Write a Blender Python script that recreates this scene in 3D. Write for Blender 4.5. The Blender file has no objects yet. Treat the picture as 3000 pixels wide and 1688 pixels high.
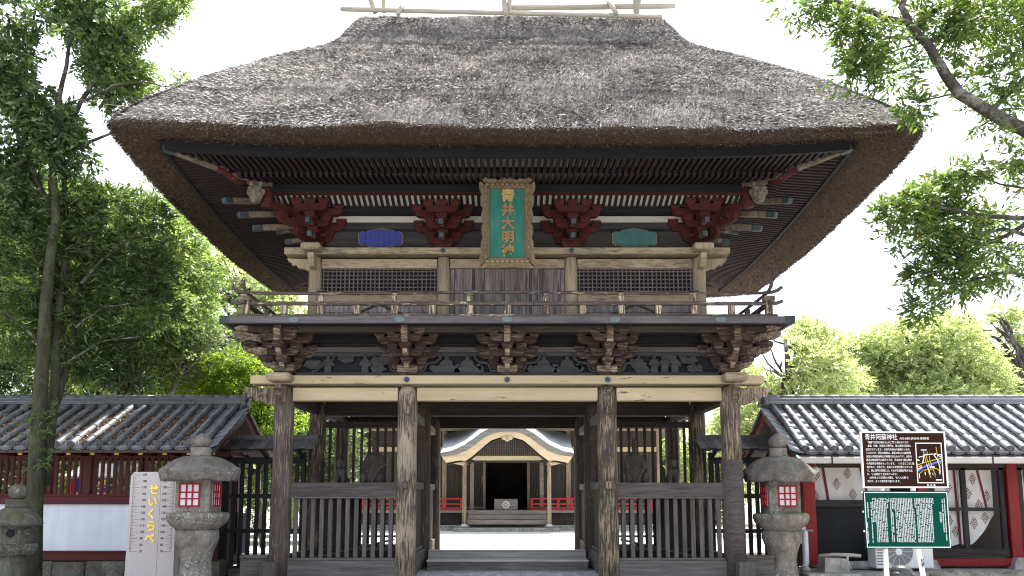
import bpy, bmesh, math, random
import numpy as np
from mathutils import Vector, Matrix, Euler
R = math.radians
random.seed(7); rng = np.random.default_rng(11)
sc = bpy.context.scene
COL = sc.collection

# ------------------------------------------------------------ camera, sky, sun
cam_d = bpy.data.cameras.new('camera'); cam = bpy.data.objects.new('camera', cam_d); COL.objects.link(cam)
CAM_Y, CAM_H, PITCH = -14.0, 1.61, R(7.5086)
cam.location = (0, CAM_Y, CAM_H); cam.rotation_euler = (R(90) + PITCH, 0, 0)
cam_d.sensor_width = 36; cam_d.lens = 2428 / 3000 * 36
cam_d.shift_x = (1500 - 1486) / 3000; cam_d.shift_y = (1125 - 844) / 3000
cam_d.clip_start = .1; cam_d.clip_end = 2000
sc.camera = cam
sc.cycles.filter_width = 1.1
sc.view_settings.view_transform = 'Standard'; sc.view_settings.look = 'None'
sc.view_settings.exposure = 2.02; sc.view_settings.gamma = 1; sc.view_settings.use_curve_mapping = False
SUN = Vector((.26, .42, .87)).normalized()
world = bpy.data.worlds.new('World'); sc.world = world; world.use_nodes = True
wn = world.node_tree; wn.nodes.clear()
sky = wn.nodes.new('ShaderNodeTexSky'); sky.sky_type = 'NISHITA'; sky.sun_disc = False
sky.sun_elevation = math.asin(SUN.z); sky.sun_rotation = math.atan2(SUN.x, SUN.y)
sky.air_density = 1.0; sky.dust_density = 4.0; sky.ozone_density = 1.0
mixw = wn.nodes.new('ShaderNodeMixRGB'); mixw.inputs[0].default_value = .72
mixw.inputs[2].default_value = (5.2, 5.5, 6.1, 1)          # bright thin cloud veil
bg = wn.nodes.new('ShaderNodeBackground'); bg.inputs['Strength'].default_value = .1
wo = wn.nodes.new('ShaderNodeOutputWorld')
wn.links.new(sky.outputs[0], mixw.inputs[1]); wn.links.new(mixw.outputs[0], bg.inputs[0]); wn.links.new(bg.outputs[0], wo.inputs[0])
sl = bpy.data.lights.new('sun', 'SUN'); sl.energy = 4.4; sl.angle = R(2); sl.color = (1, .95, .86)
so = bpy.data.objects.new('sun', sl); COL.objects.link(so); so.location = (10, 10, 40)
so.rotation_euler = SUN.to_track_quat('Z', 'Y').to_euler()

def at(px, py, Y):
    """point of the plane y=Y seen at photo pixel (3000 wide) - used to take measurements off the photograph"""
    dx = (px - 1486) / 2428; dy = (1125 - py) / 2428
    yy = math.cos(PITCH) - dy * math.sin(PITCH); zz = math.sin(PITCH) + dy * math.cos(PITCH)
    t = (Y - CAM_Y) / yy
    return Vector((dx * t, Y, CAM_H + zz * t))

# ------------------------------------------------------------ materials
class NT:
    def __init__(s, name):
        s.m = bpy.data.materials.new(name); s.m.use_nodes = True; s.t = s.m.node_tree; s.t.nodes.clear()
        s.out = s.n('OutputMaterial'); s.b = s.n('BsdfPrincipled'); s.l(s.b.outputs[0], s.out.inputs[0])
    def n(s, typ, **kw):
        x = s.t.nodes.new('ShaderNode' + typ)
        for k, v in kw.items(): setattr(x, k, v)
        return x
    def l(s, a, b): s.t.links.new(a, b)
    def sett(s, sock, v):
        if hasattr(v, 'is_linked') or hasattr(v, 'links'): s.l(v, sock)
        elif isinstance(v, (tuple, list)) and len(v) == 3 and sock.type == 'RGBA': sock.default_value = (*v, 1)
        else: sock.default_value = v
    def pos(s, rand=True):
        g = s.n('NewGeometry').outputs['Position']
        if not rand: return g
        o = s.n('ObjectInfo').outputs['Random']
        m = s.math('MULTIPLY', o, 53.0)
        v = s.n('VectorMath', operation='ADD'); s.l(g, v.inputs[0]); s.l(m, v.inputs[1]); return v.outputs[0]
    def map(s, vec, scale):
        m = s.n('Mapping'); s.l(vec, m.inputs[0]); m.inputs['Scale'].default_value = scale; return m.outputs[0]
    def noise(s, vec, scale=1, detail=4, rough=.5, dist=0):
        x = s.n('TexNoise'); s.l(vec, x.inputs['Vector']); x.inputs['Scale'].default_value = scale
        x.inputs['Detail'].default_value = detail; x.inputs['Roughness'].default_value = rough; x.inputs['Distortion'].default_value = dist
        return x.outputs[0]
    def ramp(s, fac, stops, interp='LINEAR'):
        x = s.n('ValToRGB'); e = x.color_ramp.elements; x.color_ramp.interpolation = interp
        while len(e) > 1: e.remove(e[-1])
        for i, (p, c) in enumerate(stops):
            el = e[0] if i == 0 else e.new(p)
            el.position = p; el.color = (*c, 1) if isinstance(c, (tuple, list)) else (c, c, c, 1)
        s.l(fac, x.inputs[0]); return x.outputs[0]
    def math(s, op, a, b=0.0, c=0.0):
        x = s.n('Math', operation=op); s.sett(x.inputs[0], a); s.sett(x.inputs[1], b); s.sett(x.inputs[2], c); return x.outputs[0]
    def mix(s, f, a, b, blend='MIX'):
        x = s.n('MixRGB', blend_type=blend); s.sett(x.inputs[0], f); s.sett(x.inputs[1], a); s.sett(x.inputs[2], b); return x.outputs[0]
    def bump(s, h, strength=.4, dist=.01):
        x = s.n('Bump'); x.inputs['Strength'].default_value = strength; x.inputs['Distance'].default_value = dist
        s.l(h, x.inputs['Height']); s.l(x.outputs[0], s.b.inputs['Normal']); return x
    def set(s, **kw):
        names = dict(color='Base Color', rough='Roughness', metal='Metallic', spec='Specular IOR Level')
        for k, v in kw.items(): s.sett(s.b.inputs[names[k]], v)
        return s.m
AX = {'x': lambda a, b: (a, b, b), 'y': lambda a, b: (b, a, b), 'z': lambda a, b: (b, b, a)}
def wood(name, c1, c2, axis='x', paint=None, amt=.5, rough=.82, bump=.5, soft=.05, spread=1.0, vary=.25):
    t = NT(name); p = t.pos()
    g = t.noise(t.map(p, AX[axis](1.6, 22)), 1.0, 6, .65, .6)
    col = t.ramp(g, [(.3, c1), (.7, c2)])
    o = t.n('ObjectInfo').outputs['Random']
    big = t.noise(p, 1.1, 3, .5)
    k = t.math('ADD', t.math('MULTIPLY', o, vary), t.math('MULTIPLY_ADD', big, vary, 1 - vary))
    h = g
    if paint:
        al, ac = (1.5, 20) if axis == 'z' else (3.2, 17)
        n1 = t.noise(t.map(p, AX[axis](al * spread, ac * spread)), 1.0, 8, .72, .3)
        n2 = t.noise(p, .9 * spread, 3, .5)
        n3 = t.math('ADD', t.math('MULTIPLY', n1, .72), t.math('MULTIPLY', n2, .28))
        a = 1 - amt; a = .5 + (a - .5) * .42
        mask = t.ramp(n3, [(a - soft, 0.0), (a + soft, 1.0)])
        pn = t.noise(t.map(p, AX[axis](.8, 6)), 1.0, 4, .6)
        pc = t.mix(t.ramp(pn, [(.3, 0.0), (.75, 1.0)]), tuple(v * .72 for v in paint), paint)
        col = t.mix(mask, col, pc); h = t.math('ADD', t.math('MULTIPLY', g, .5), t.math('MULTIPLY', mask, .6))
    col = t.mix(1.0, col, k, 'MULTIPLY')
    t.bump(h, bump, .012)
    return t.set(color=col, rough=rough, spec=.25)
def plain(name, c, rough=.6, metal=0, var=.15, nscale=4, bump=0, spec=.4):
    t = NT(name); p = t.pos(); n = t.noise(p, nscale, 6, .6)
    col = t.ramp(n, [(.25, tuple(v * (1 - var) for v in c)), (.75, tuple(min(1, v * (1 + var)) for v in c))])
    if bump: t.bump(n, bump, .01)
    return t.set(color=col, rough=rough, metal=metal, spec=spec)
def stone(name, c, spot=(.42, .42, .37), moss=None, spotamt=.5, fine=60, bump=.8):
    t = NT(name); p = t.pos()
    n = t.noise(p, 5, 8, .7); f = t.noise(p, fine, 3, .6)
    col = t.ramp(n, [(.3, tuple(v * .38 for v in c)), (.5, c), (.72, tuple(min(1, v * 1.6) for v in c))])
    col = t.mix(t.ramp(f, [(.35, .45), (.62, 0.0)]), col, tuple(v * .45 for v in c))
    s1 = t.noise(p, 27, 6, .75); big = t.noise(p, 2.2, 3, .5)
    sm = t.math('MULTIPLY', t.ramp(s1, [(.53, 0.0), (.6, 1.0)]), t.ramp(big, [(.42, 0.0), (.62, spotamt)]))
    col = t.mix(sm, col, spot)
    if moss:
        nz = t.n('SeparateXYZ'); t.l(t.n('NewGeometry').outputs['Normal'], nz.inputs[0])
        mm = t.math('MULTIPLY', t.ramp(nz.outputs['Z'], [(.15, 0.0), (.8, 1.0)]), t.ramp(t.noise(p, 7, 6, .7), [(.42, 0.0), (.6, .85)]))
        col = t.mix(mm, col, moss)
    st = t.noise(t.map(p, (9, 9, 1.2)), 1, 4, .6)
    col = t.mix(t.ramp(st, [(.35, .55), (.6, 0.0)]), col, tuple(v * .38 for v in c))
    t.bump(t.math('ADD', t.math('MULTIPLY', n, .8), t.math('MULTIPLY', f, .35)), bump, .03)
    return t.set(color=col, rough=.92, spec=.2)
def leafmat(name, stops, trans=.42, rough=.42, tcol=None):
    t = NT(name); r = t.n('NewGeometry').outputs['Random Per Island']
    col = t.ramp(r, stops)
    t.set(color=col, rough=rough, spec=.35)
    tr = t.n('BsdfTranslucent'); t.l(t.mix(1.0, col, tcol or (1.35, 1.4, .75), 'MULTIPLY'), tr.inputs[0])
    ms = t.n('MixShader'); ms.inputs[0].default_value = trans
    t.l(t.b.outputs[0], ms.inputs[1]); t.l(tr.outputs[0], ms.inputs[2]); t.l(ms.outputs[0], t.out.inputs[0])
    return t.m

DK1, DK2 = (.018, .014, .012), (.06, .047, .038)
GR1, GR2 = (.06, .054, .05), (.155, .143, .135)
CREAM = (.47, .375, .24)
M = {}
M['cream_x'] = wood('cream_paint_on_beam', (.05, .035, .025), (.13, .1, .075), 'x', CREAM, .76, soft=.02, bump=.4)
M['cream_xw'] = wood('worn_cream_paint_on_beam', DK1, (.1, .08, .06), 'x', (.52, .42, .28), .66, soft=.06)
M['cream_z'] = wood('worn_cream_paint_on_column', (.03, .02, .017), (.095, .07, .055), 'z', (.34, .28, .2), .5, soft=.05, spread=2.2)
M['col_dark'] = wood('bare_weathered_column', (.028, .022, .02), (.105, .083, .07), 'z', (.36, .29, .2), .27, soft=.06, spread=2.4)
M['col_half'] = wood('half_peeled_column', (.03, .023, .02), (.1, .078, .062), 'z', (.40, .32, .22), .42, soft=.04, spread=2.3)
M['col_up'] = wood('upper_column_paint', (.05, .045, .045), (.14, .12, .1), 'z', (.36, .30, .2), .72, soft=.1, spread=1.6)
M['cream_up'] = wood('upper_beam_paint', (.035, .032, .033), (.12, .1, .08), 'x', (.36, .295, .19), .62, soft=.1, spread=1.4)
M['dark_x'] = wood('dark_timber_along', DK1, DK2, 'x'); M['dark_y'] = wood('dark_timber_across', DK1, DK2, 'y'); M['dark_z'] = wood('dark_timber_upright', DK1, DK2, 'z')
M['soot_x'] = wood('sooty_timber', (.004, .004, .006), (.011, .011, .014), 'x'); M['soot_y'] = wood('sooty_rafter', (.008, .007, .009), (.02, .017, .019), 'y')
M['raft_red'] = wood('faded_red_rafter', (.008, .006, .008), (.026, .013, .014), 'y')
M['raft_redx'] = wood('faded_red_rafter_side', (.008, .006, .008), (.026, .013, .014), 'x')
M['grey_x'] = wood('silvered_timber_along', GR1, GR2, 'x', vary=.3); M['grey_z'] = wood('silvered_timber_upright', (.05, .044, .04), (.125, .112, .105), 'z', vary=.3); M['grey_y'] = wood('silvered_timber_across', GR1, GR2, 'y')
M['rail_wood'] = wood('rail_dark_brown', (.04, .034, .032), (.12, .1, .095), 'x')
M['peel_x'] = wood('peeling_rail', (.03, .022, .02), (.11, .08, .07), 'x', (.5, .4, .28), .33, soft=.03, bump=.7, spread=1.7)
M['peel_z'] = wood('peeling_rail_post', (.03, .022, .02), (.1, .08, .07), 'z', (.5, .41, .29), .5, soft=.03, bump=.7, spread=2.2)
M['redbr'] = wood('faded_red_bracket', (.03, .006, .006), (.066, .012, .012), 'x', vary=.3)
M['brnbr'] = wood('peeled_red_brown_bracket', (.019, .011, .010), (.046, .025, .021), 'x', (.165, .135, .105), .36, soft=.06, spread=1.6)
M['palebr'] = wood('pale_peeled_bracket', (.05, .03, .025), (.12, .08, .06), 'x', (.36, .3, .22), .48, soft=.06, spread=1.6)
M['odaruki'] = wood('pale_tail_beam', (.05, .04, .03), (.17, .135, .1), 'y', (.24, .2, .15), .4, spread=1.6)
M['rib_white'] = plain('rib_panel_white', (.6, .59, .56), .9, 0, .1, 6)
M['tealtip'] = plain('verdigris_metal', (.026, .038, .047), .6, 0, .35, 12)
M['fitting'] = plain('dark_copper_fitting', (.035, .06, .075), .45, .5, .4, 20, .3)
M['board_up'] = wood('dark_wall_board', (.018, .016, .018), (.045, .04, .04), 'x')
M['plank_z'] = wood('weathered_grain_plank', (.03, .025, .025), (.27, .23, .22), 'z', bump=1.0, vary=.5)
M['white_dull'] = plain('dull_white_plaster', (.36, .35, .33), .9, 0, .1, 6)
M['lattice'] = wood('lattice_bar', (.06, .045, .043), (.17, .14, .135), 'z'); M['lattice_x'] = wood('lattice_bar_flat', (.06, .045, .043), (.17, .14, .135), 'x')
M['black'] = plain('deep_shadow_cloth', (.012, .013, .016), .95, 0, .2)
M['carve'] = wood('grey_carving', (.022, .021, .023), (.055, .053, .055), 'x')
M['teal'] = wood('teal_board', (.05, .11, .09), (.11, .2, .17), 'z', (.02, .135, .105), .85, soft=.1, bump=.1)
M['gold'] = plain('old_gold_leaf', (.36, .24, .09), .5, .35, .35, 14, .3)
M['goldred'] = plain('worn_gold_leaf', (.2, .115, .045), .6, .2, .35, 14, .3)
M['frame_carve'] = wood('carved_frame', (.05, .035, .025), (.2, .15, .09), 'z', (.17, .13, .08), .4, soft=.12, spread=2)
M['blueplaq'] = wood('blue_painted_panel', (.02, .026, .13), (.04, .052, .22), 'z', bump=.2, vary=.1)
M['tealplaq'] = wood('green_painted_panel', (.03, .08, .08), (.05, .12, .115), 'z', bump=.2, vary=.1)
M['edge_x'] = wood('balcony_edge', (.05, .046, .048), (.12, .11, .112), 'x')
M['dullteal'] = plain('dull_teal_plate', (.1, .145, .14), .7, 0, .2, 9)
M['goldrim'] = plain('gold_rim', (.2, .155, .085), .6, .1)
M['redline'] = plain('red_liner', (.16, .02, .02), .7)
M['mask'] = wood('carved_mask', (.05, .043, .036), (.2, .175, .145), 'z', bump=1.0)
M['galred'] = wood('dark_red_lacquer', (.045, .004, .005), (.078, .0065, .008), 'x', bump=.15, rough=.55)
M['galred_z'] = wood('dark_red_lacquer_upright', (.045, .004, .005), (.078, .0065, .008), 'z', bump=.15, rough=.55)
M['red_bright'] = wood('bright_red_post', (.14, .007, .007), (.22, .011, .011), 'z', bump=.15, rough=.5)
M['vermilion'] = plain('vermilion_rail', (.46, .008, .012), .45, 0, .08)
M['yellow'] = plain('ochre_rafter_end', (.62, .4, .03), .6)
M['blackwood'] = wood('black_fence_wood', (.012, .011, .012), (.042, .038, .038), 'z'); M['blackwood_x'] = wood('black_fence_rail', (.012, .011, .012), (.042, .038, .038), 'x')
M['shingle'] = wood('grey_shingle', (.05, .047, .05), (.16, .15, .155), 'y', vary=.5)
M['white_paint'] = plain('white_paint', (.78, .78, .76), .5, 0, .04)
M['paper'] = plain('white_paper', (.62, .63, .68), .8, 0, .02)
M['redframe'] = plain('red_window_frame', (.3, .008, .014), .6, spec=.2)
M['lantern'] = stone('weathered_lantern_stone', (.21, .19, .165), spot=(.5, .5, .45), moss=None, spotamt=.8)
M['lantern_cap'] = stone('lantern_cap_stone', (.17, .152, .142), spot=(.44, .44, .4), moss=(.13, .125, .095), spotamt=.7)
M['lantern_moss'] = stone('mossy_lantern_stone', (.1, .1, .082), spot=(.36, .36, .33), moss=(.075, .08, .015), spotamt=.6)
M['base_stone'] = stone('dark_base_stone', (.12, .115, .095), moss=(.05, .06, .025), spotamt=.5)
M['granite'] = plain('pinkish_granite', (.47, .43, .42), .85, 0, .22, 90, .2, .2)
M['granite_side'] = stone('granite_side', (.36, .37, .4), spot=(.4, .4, .4), spotamt=.15, fine=120, bump=.25)
M['concrete'] = stone('concrete', (.36, .35, .32), spot=(.42, .42, .4), spotamt=.2, fine=90, bump=.3)
M['paver'] = stone('paving_stone', (.55, .56, .57), spot=(.6, .6, .6), spotamt=.2, fine=80, bump=.3)
M['etch'] = plain('etched_line', (.09, .08, .08), .9)
M['etch2'] = plain('faint_etched_line', (.2, .185, .18), .9)
M['shinygold'] = plain('bright_gold_paint', (.72, .5, .09), .3, .55, .1)
M['steel'] = plain('white_enamel', (.62, .63, .62), .45, 0, .06); M['greym'] = plain('grey_plastic', (.16, .165, .17), .5)
M['beige'] = plain('beige_gutter', (.42, .40, .36), .55, 0, .1, 2)
M['pvc'] = plain('grey_pvc', (.6, .63, .68), .4, 0, .05)
M['signbrown'] = plain('brown_sign_face', (.03, .013, .008), .7, 0, .06, spec=.05); M['signgreen'] = plain('green_sign_face', (.002, .055, .038), .7, 0, .08, spec=.05)
M['signwhite'] = plain('white_sign_print', (.82, .83, .84), .6, 0, .02)
M['mapyellow'] = plain('map_yellow', (.62, .42, .03), .6); M['mapblue'] = plain('map_blue', (.04, .13, .62), .6); M['maporange'] = plain('map_orange', (.75, .2, .02), .6)
M['bamboo'] = wood('bamboo_pole', (.22, .2, .16), (.38, .35, .28), 'x', bump=.1, rough=.5)
M['copper_white'] = plain('pale_copper_roof', (.34, .36, .39), .5, .1, .1)
M['hafu_grey'] = wood('grey_bargeboard', (.12, .115, .11), (.25, .24, .23), 'x')
M['hafu_cream'] = wood('cream_bargeboard', (.3, .24, .16), (.5, .41, .28), 'x', (.62, .5, .33), .8, soft=.1)
M['hall_post'] = wood('hall_post', (.09, .07, .055), (.24, .19, .14), 'z', (.36, .29, .2), .55, soft=.06)
M['hall_dark'] = wood('hall_dark_wood', (.03, .026, .024), (.085, .07, .06), 'z')
M['step_wood'] = wood('painted_lit_step', (.2, .19, .18), (.4, .385, .37), 'x')  # timber lightened to suggest light reaching the threshold
M['hall_step'] = wood('hall_steps', (.17, .15, .13), (.33, .29, .26), 'x')
M['lit_tread'] = wood('painted_lit_tread', (.34, .33, .32), (.6, .59, .57), 'x')  # pale colour stands in for light along the step and threshold tops
M['glaze'] = plain('dark_glazed_tile', (.05, .052, .056), .25, 0, .3, 6)
M['navy'] = plain('navy_banner', (.03, .025, .25), .7); M['redband'] = plain('red_band', (.6, .03, .03), .7); M['bannerwhite'] = plain('banner_white', (.8, .8, .8), .7); M['banneryellow'] = plain('banner_yellow', (.75, .6, .05), .7)
M['awning'] = plain('pale_awning', (.5, .5, .47), .7)
M['statue'] = wood('old_statue_wood', (.035, .03, .026), (.09, .078, .066), 'z', bump=.6)
M['glass_dark'] = plain('interior_dark', (.03, .022, .015), .6)
M['ink'] = plain('dark_sticker', (.03, .03, .03), .7)
def _cloth():
    t = NT('white_printed_cloth'); p = t.pos(False); n = t.noise(p, 3, 4, .5)
    t.set(color=t.ramp(n, [(.3, (.7, .68, .67)), (.7, (.82, .81, .82))]), rough=.9, spec=.1)
    tr = t.n('BsdfTranslucent'); tr.inputs[0].default_value = (.7, .66, .62, 1)
    ms = t.n('MixShader'); ms.inputs[0].default_value = .3
    t.l(t.b.outputs[0], ms.inputs[1]); t.l(tr.outputs[0], ms.inputs[2]); t.l(ms.outputs[0], t.out.inputs[0]); return t.m
M['cloth'] = _cloth(); M['clothprint'] = plain('dark_red_print', (.15, .035, .03), .9); M['ribbon'] = plain('maroon_ribbon', (.12, .012, .025), .8)
def _tile(name, c, rough):
    t = NT(name); p = t.pos(); n = t.noise(p, 9, 6, .65); o = t.n('ObjectInfo').outputs['Random']
    col = t.ramp(n, [(.3, tuple(v * .7 for v in c)), (.75, tuple(v * 1.35 for v in c))])
    col = t.mix(1.0, col, t.math('MULTIPLY_ADD', o, .5, .72), 'MULTIPLY')
    lich = t.ramp(t.noise(p, 26, 5, .7), [(.64, 0.0), (.7, .5)])
    col = t.mix(lich, col, (.3, .31, .31)); t.bump(n, .15, .01)
    return t.set(color=col, rough=rough, spec=.5)
M['tile'] = _tile('smoked_roof_tile', (.13, .14, .16), .5); M['tile_pale'] = _tile('pale_roof_tile', (.2, .21, .23), .5)
M['tile_end'] = _tile('tile_end_disc', (.09, .092, .098), .5)
def _plaster():
    t = NT('bluish_white_plaster'); p = t.pos(False)
    n = t.noise(p, 1.6, 5, .6); s = t.noise(t.map(p, (7, 7, .8)), 1, 5, .6)
    col = t.ramp(n, [(.3, (.5, .54, .61)), (.7, (.62, .655, .72))]); col = t.mix(t.ramp(s, [(.32, .35), (.55, 0.0)]), col, (.4, .42, .46))
    return t.set(color=col, rough=.9, spec=.2)
M['plaster'] = _plaster()
def _thatch():
    t = NT('weathered_thatch'); p = t.pos(False)
    f = t.noise(t.map(p, (26, 10, 10)), 1, 7, .75); m = t.noise(p, 1.3, 5, .6); b = t.noise(t.map(p, (.7, 3, 5)), 1, 4, .6)
    col = t.ramp(f, [(.3, (.045, .041, .04)), (.5, (.18, .165, .155)), (.72, (.42, .39, .365))])
    col = t.mix(t.ramp(m, [(.35, .55), (.6, 0.0)]), col, (.055, .05, .048)); col = t.mix(t.ramp(b, [(.33, .6), (.5, 0.0)]), col, (.06, .052, .05))
    t.bump(f, 1.0, .05); return t.set(color=col, rough=.95, spec=.1)
M['thatch'] = _thatch()
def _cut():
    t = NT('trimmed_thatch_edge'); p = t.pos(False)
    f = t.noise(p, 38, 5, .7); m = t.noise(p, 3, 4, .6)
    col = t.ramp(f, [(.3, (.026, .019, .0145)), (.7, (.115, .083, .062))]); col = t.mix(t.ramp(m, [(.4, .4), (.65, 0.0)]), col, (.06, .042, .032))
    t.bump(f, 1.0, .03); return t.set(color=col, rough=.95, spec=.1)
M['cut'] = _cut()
def _straw():
    t = NT('loose_straw'); r = t.n('NewGeometry').outputs['Random Per Island']
    q = t.noise(t.pos(False), 1.1, 5, .65); qb = t.noise(t.map(t.pos(False), (.6, 2.2, 4)), 1, 4, .6)
    t.set(color=t.mix(1.0, t.mix(1.0, t.ramp(r, [(0, (.075, .07, .068)), (.3, (.23, .215, .205)), (.7, (.5, .47, .445)), (1, (.78, .74, .7))]), t.ramp(q, [(.32, .5), (.6, 1.12)]), 'MULTIPLY'), t.ramp(qb, [(.35, .55), (.55, 1.0)]), 'MULTIPLY'), rough=.7, spec=.3); return t.m
M['straw'] = _straw()
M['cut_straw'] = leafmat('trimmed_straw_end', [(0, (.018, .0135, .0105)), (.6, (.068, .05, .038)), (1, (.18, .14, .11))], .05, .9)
def _bark(name, c, moss=0):
    t = NT(name); p = t.pos(False); n = t.noise(t.map(p, (14, 14, 3)), 1, 7, .7)
    col = t.ramp(n, [(.3, tuple(v * .4 for v in c)), (.7, tuple(v * 1.3 for v in c))])
    q = t.noise(p, 3, 5, .7); col = t.mix(t.ramp(q, [(.5, 0.0), (.66, .6)]), col, (.3, .3, .27) if not moss else (.08, .1, .035))
    t.bump(n, .9, .03); return t.set(color=col, rough=.95, spec=.15)
M['bark'] = _bark('mossy_bark', (.05, .05, .034), 1); M['bark_dark'] = _bark('dark_bark', (.06, .052, .045)); M['bark_pale'] = _bark('pale_dead_bark', (.32, .3, .26))
def _gravel():
    t = NT('white_gravel'); p = t.pos(False); f = t.noise(p, 45, 4, .7); m = t.noise(p, .6, 4, .6)
    col = t.ramp(f, [(.3, (.42, .41, .39)), (.7, (.74, .73, .71))]); col = t.mix(t.ramp(m, [(.3, .3), (.6, 0.0)]), col, (.5, .48, .45))
    t.bump(f, .5, .02); return t.set(color=col, rough=.95, spec=.2)
M['gravel'] = _gravel()
M['earth'] = plain('packed_earth', (.33, .31, .28), .95, 0, .3, 3, .5)
LG = [(0, (.038, .066, .028)), (.5, (.08, .13, .048)), (.85, (.13, .19, .075)), (1, (.23, .29, .14))]
M['leaf_broad'] = leafmat('broad_green_leaf', LG, .4, .33)
M['leaf_needle'] = leafmat('dark_needle_leaf', [(0, (.032, .058, .023)), (.6, (.075, .118, .042)), (1, (.18, .235, .085))], .46, .36)
M['leaf_mid'] = leafmat('mid_green_leaf', [(0, (.085, .13, .045)), (.6, (.16, .23, .085)), (1, (.26, .33, .15))], .55, .4)
M['leaf_lime'] = leafmat('young_lime_leaf', [(0, (.11, .17, .02)), (.6, (.2, .29, .04)), (1, (.3, .39, .08))], .55, .4)
M['leaf_camphor'] = leafmat('yellow_green_leaf', [(0, (.24, .29, .15)), (.5, (.36, .41, .24)), (1, (.48, .52, .36))], .58, .5)
M['leaf_over'] = leafmat('overhanging_leaf', [(0, (.05, .085, .028)), (.55, (.105, .165, .048)), (.93, (.17, .25, .07)), (1, (.2, .13, .05))], .5, .3)
M['dead_leaf'] = leafmat('dead_leaf', [(0, (.06, .03, .018)), (.5, (.16, .08, .045)), (1, (.4, .3, .22))], .1, .7)
M['fern'] = leafmat('fern_frond', [(0, (.04, .08, .02)), (1, (.12, .2, .05))], .4, .5)

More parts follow.
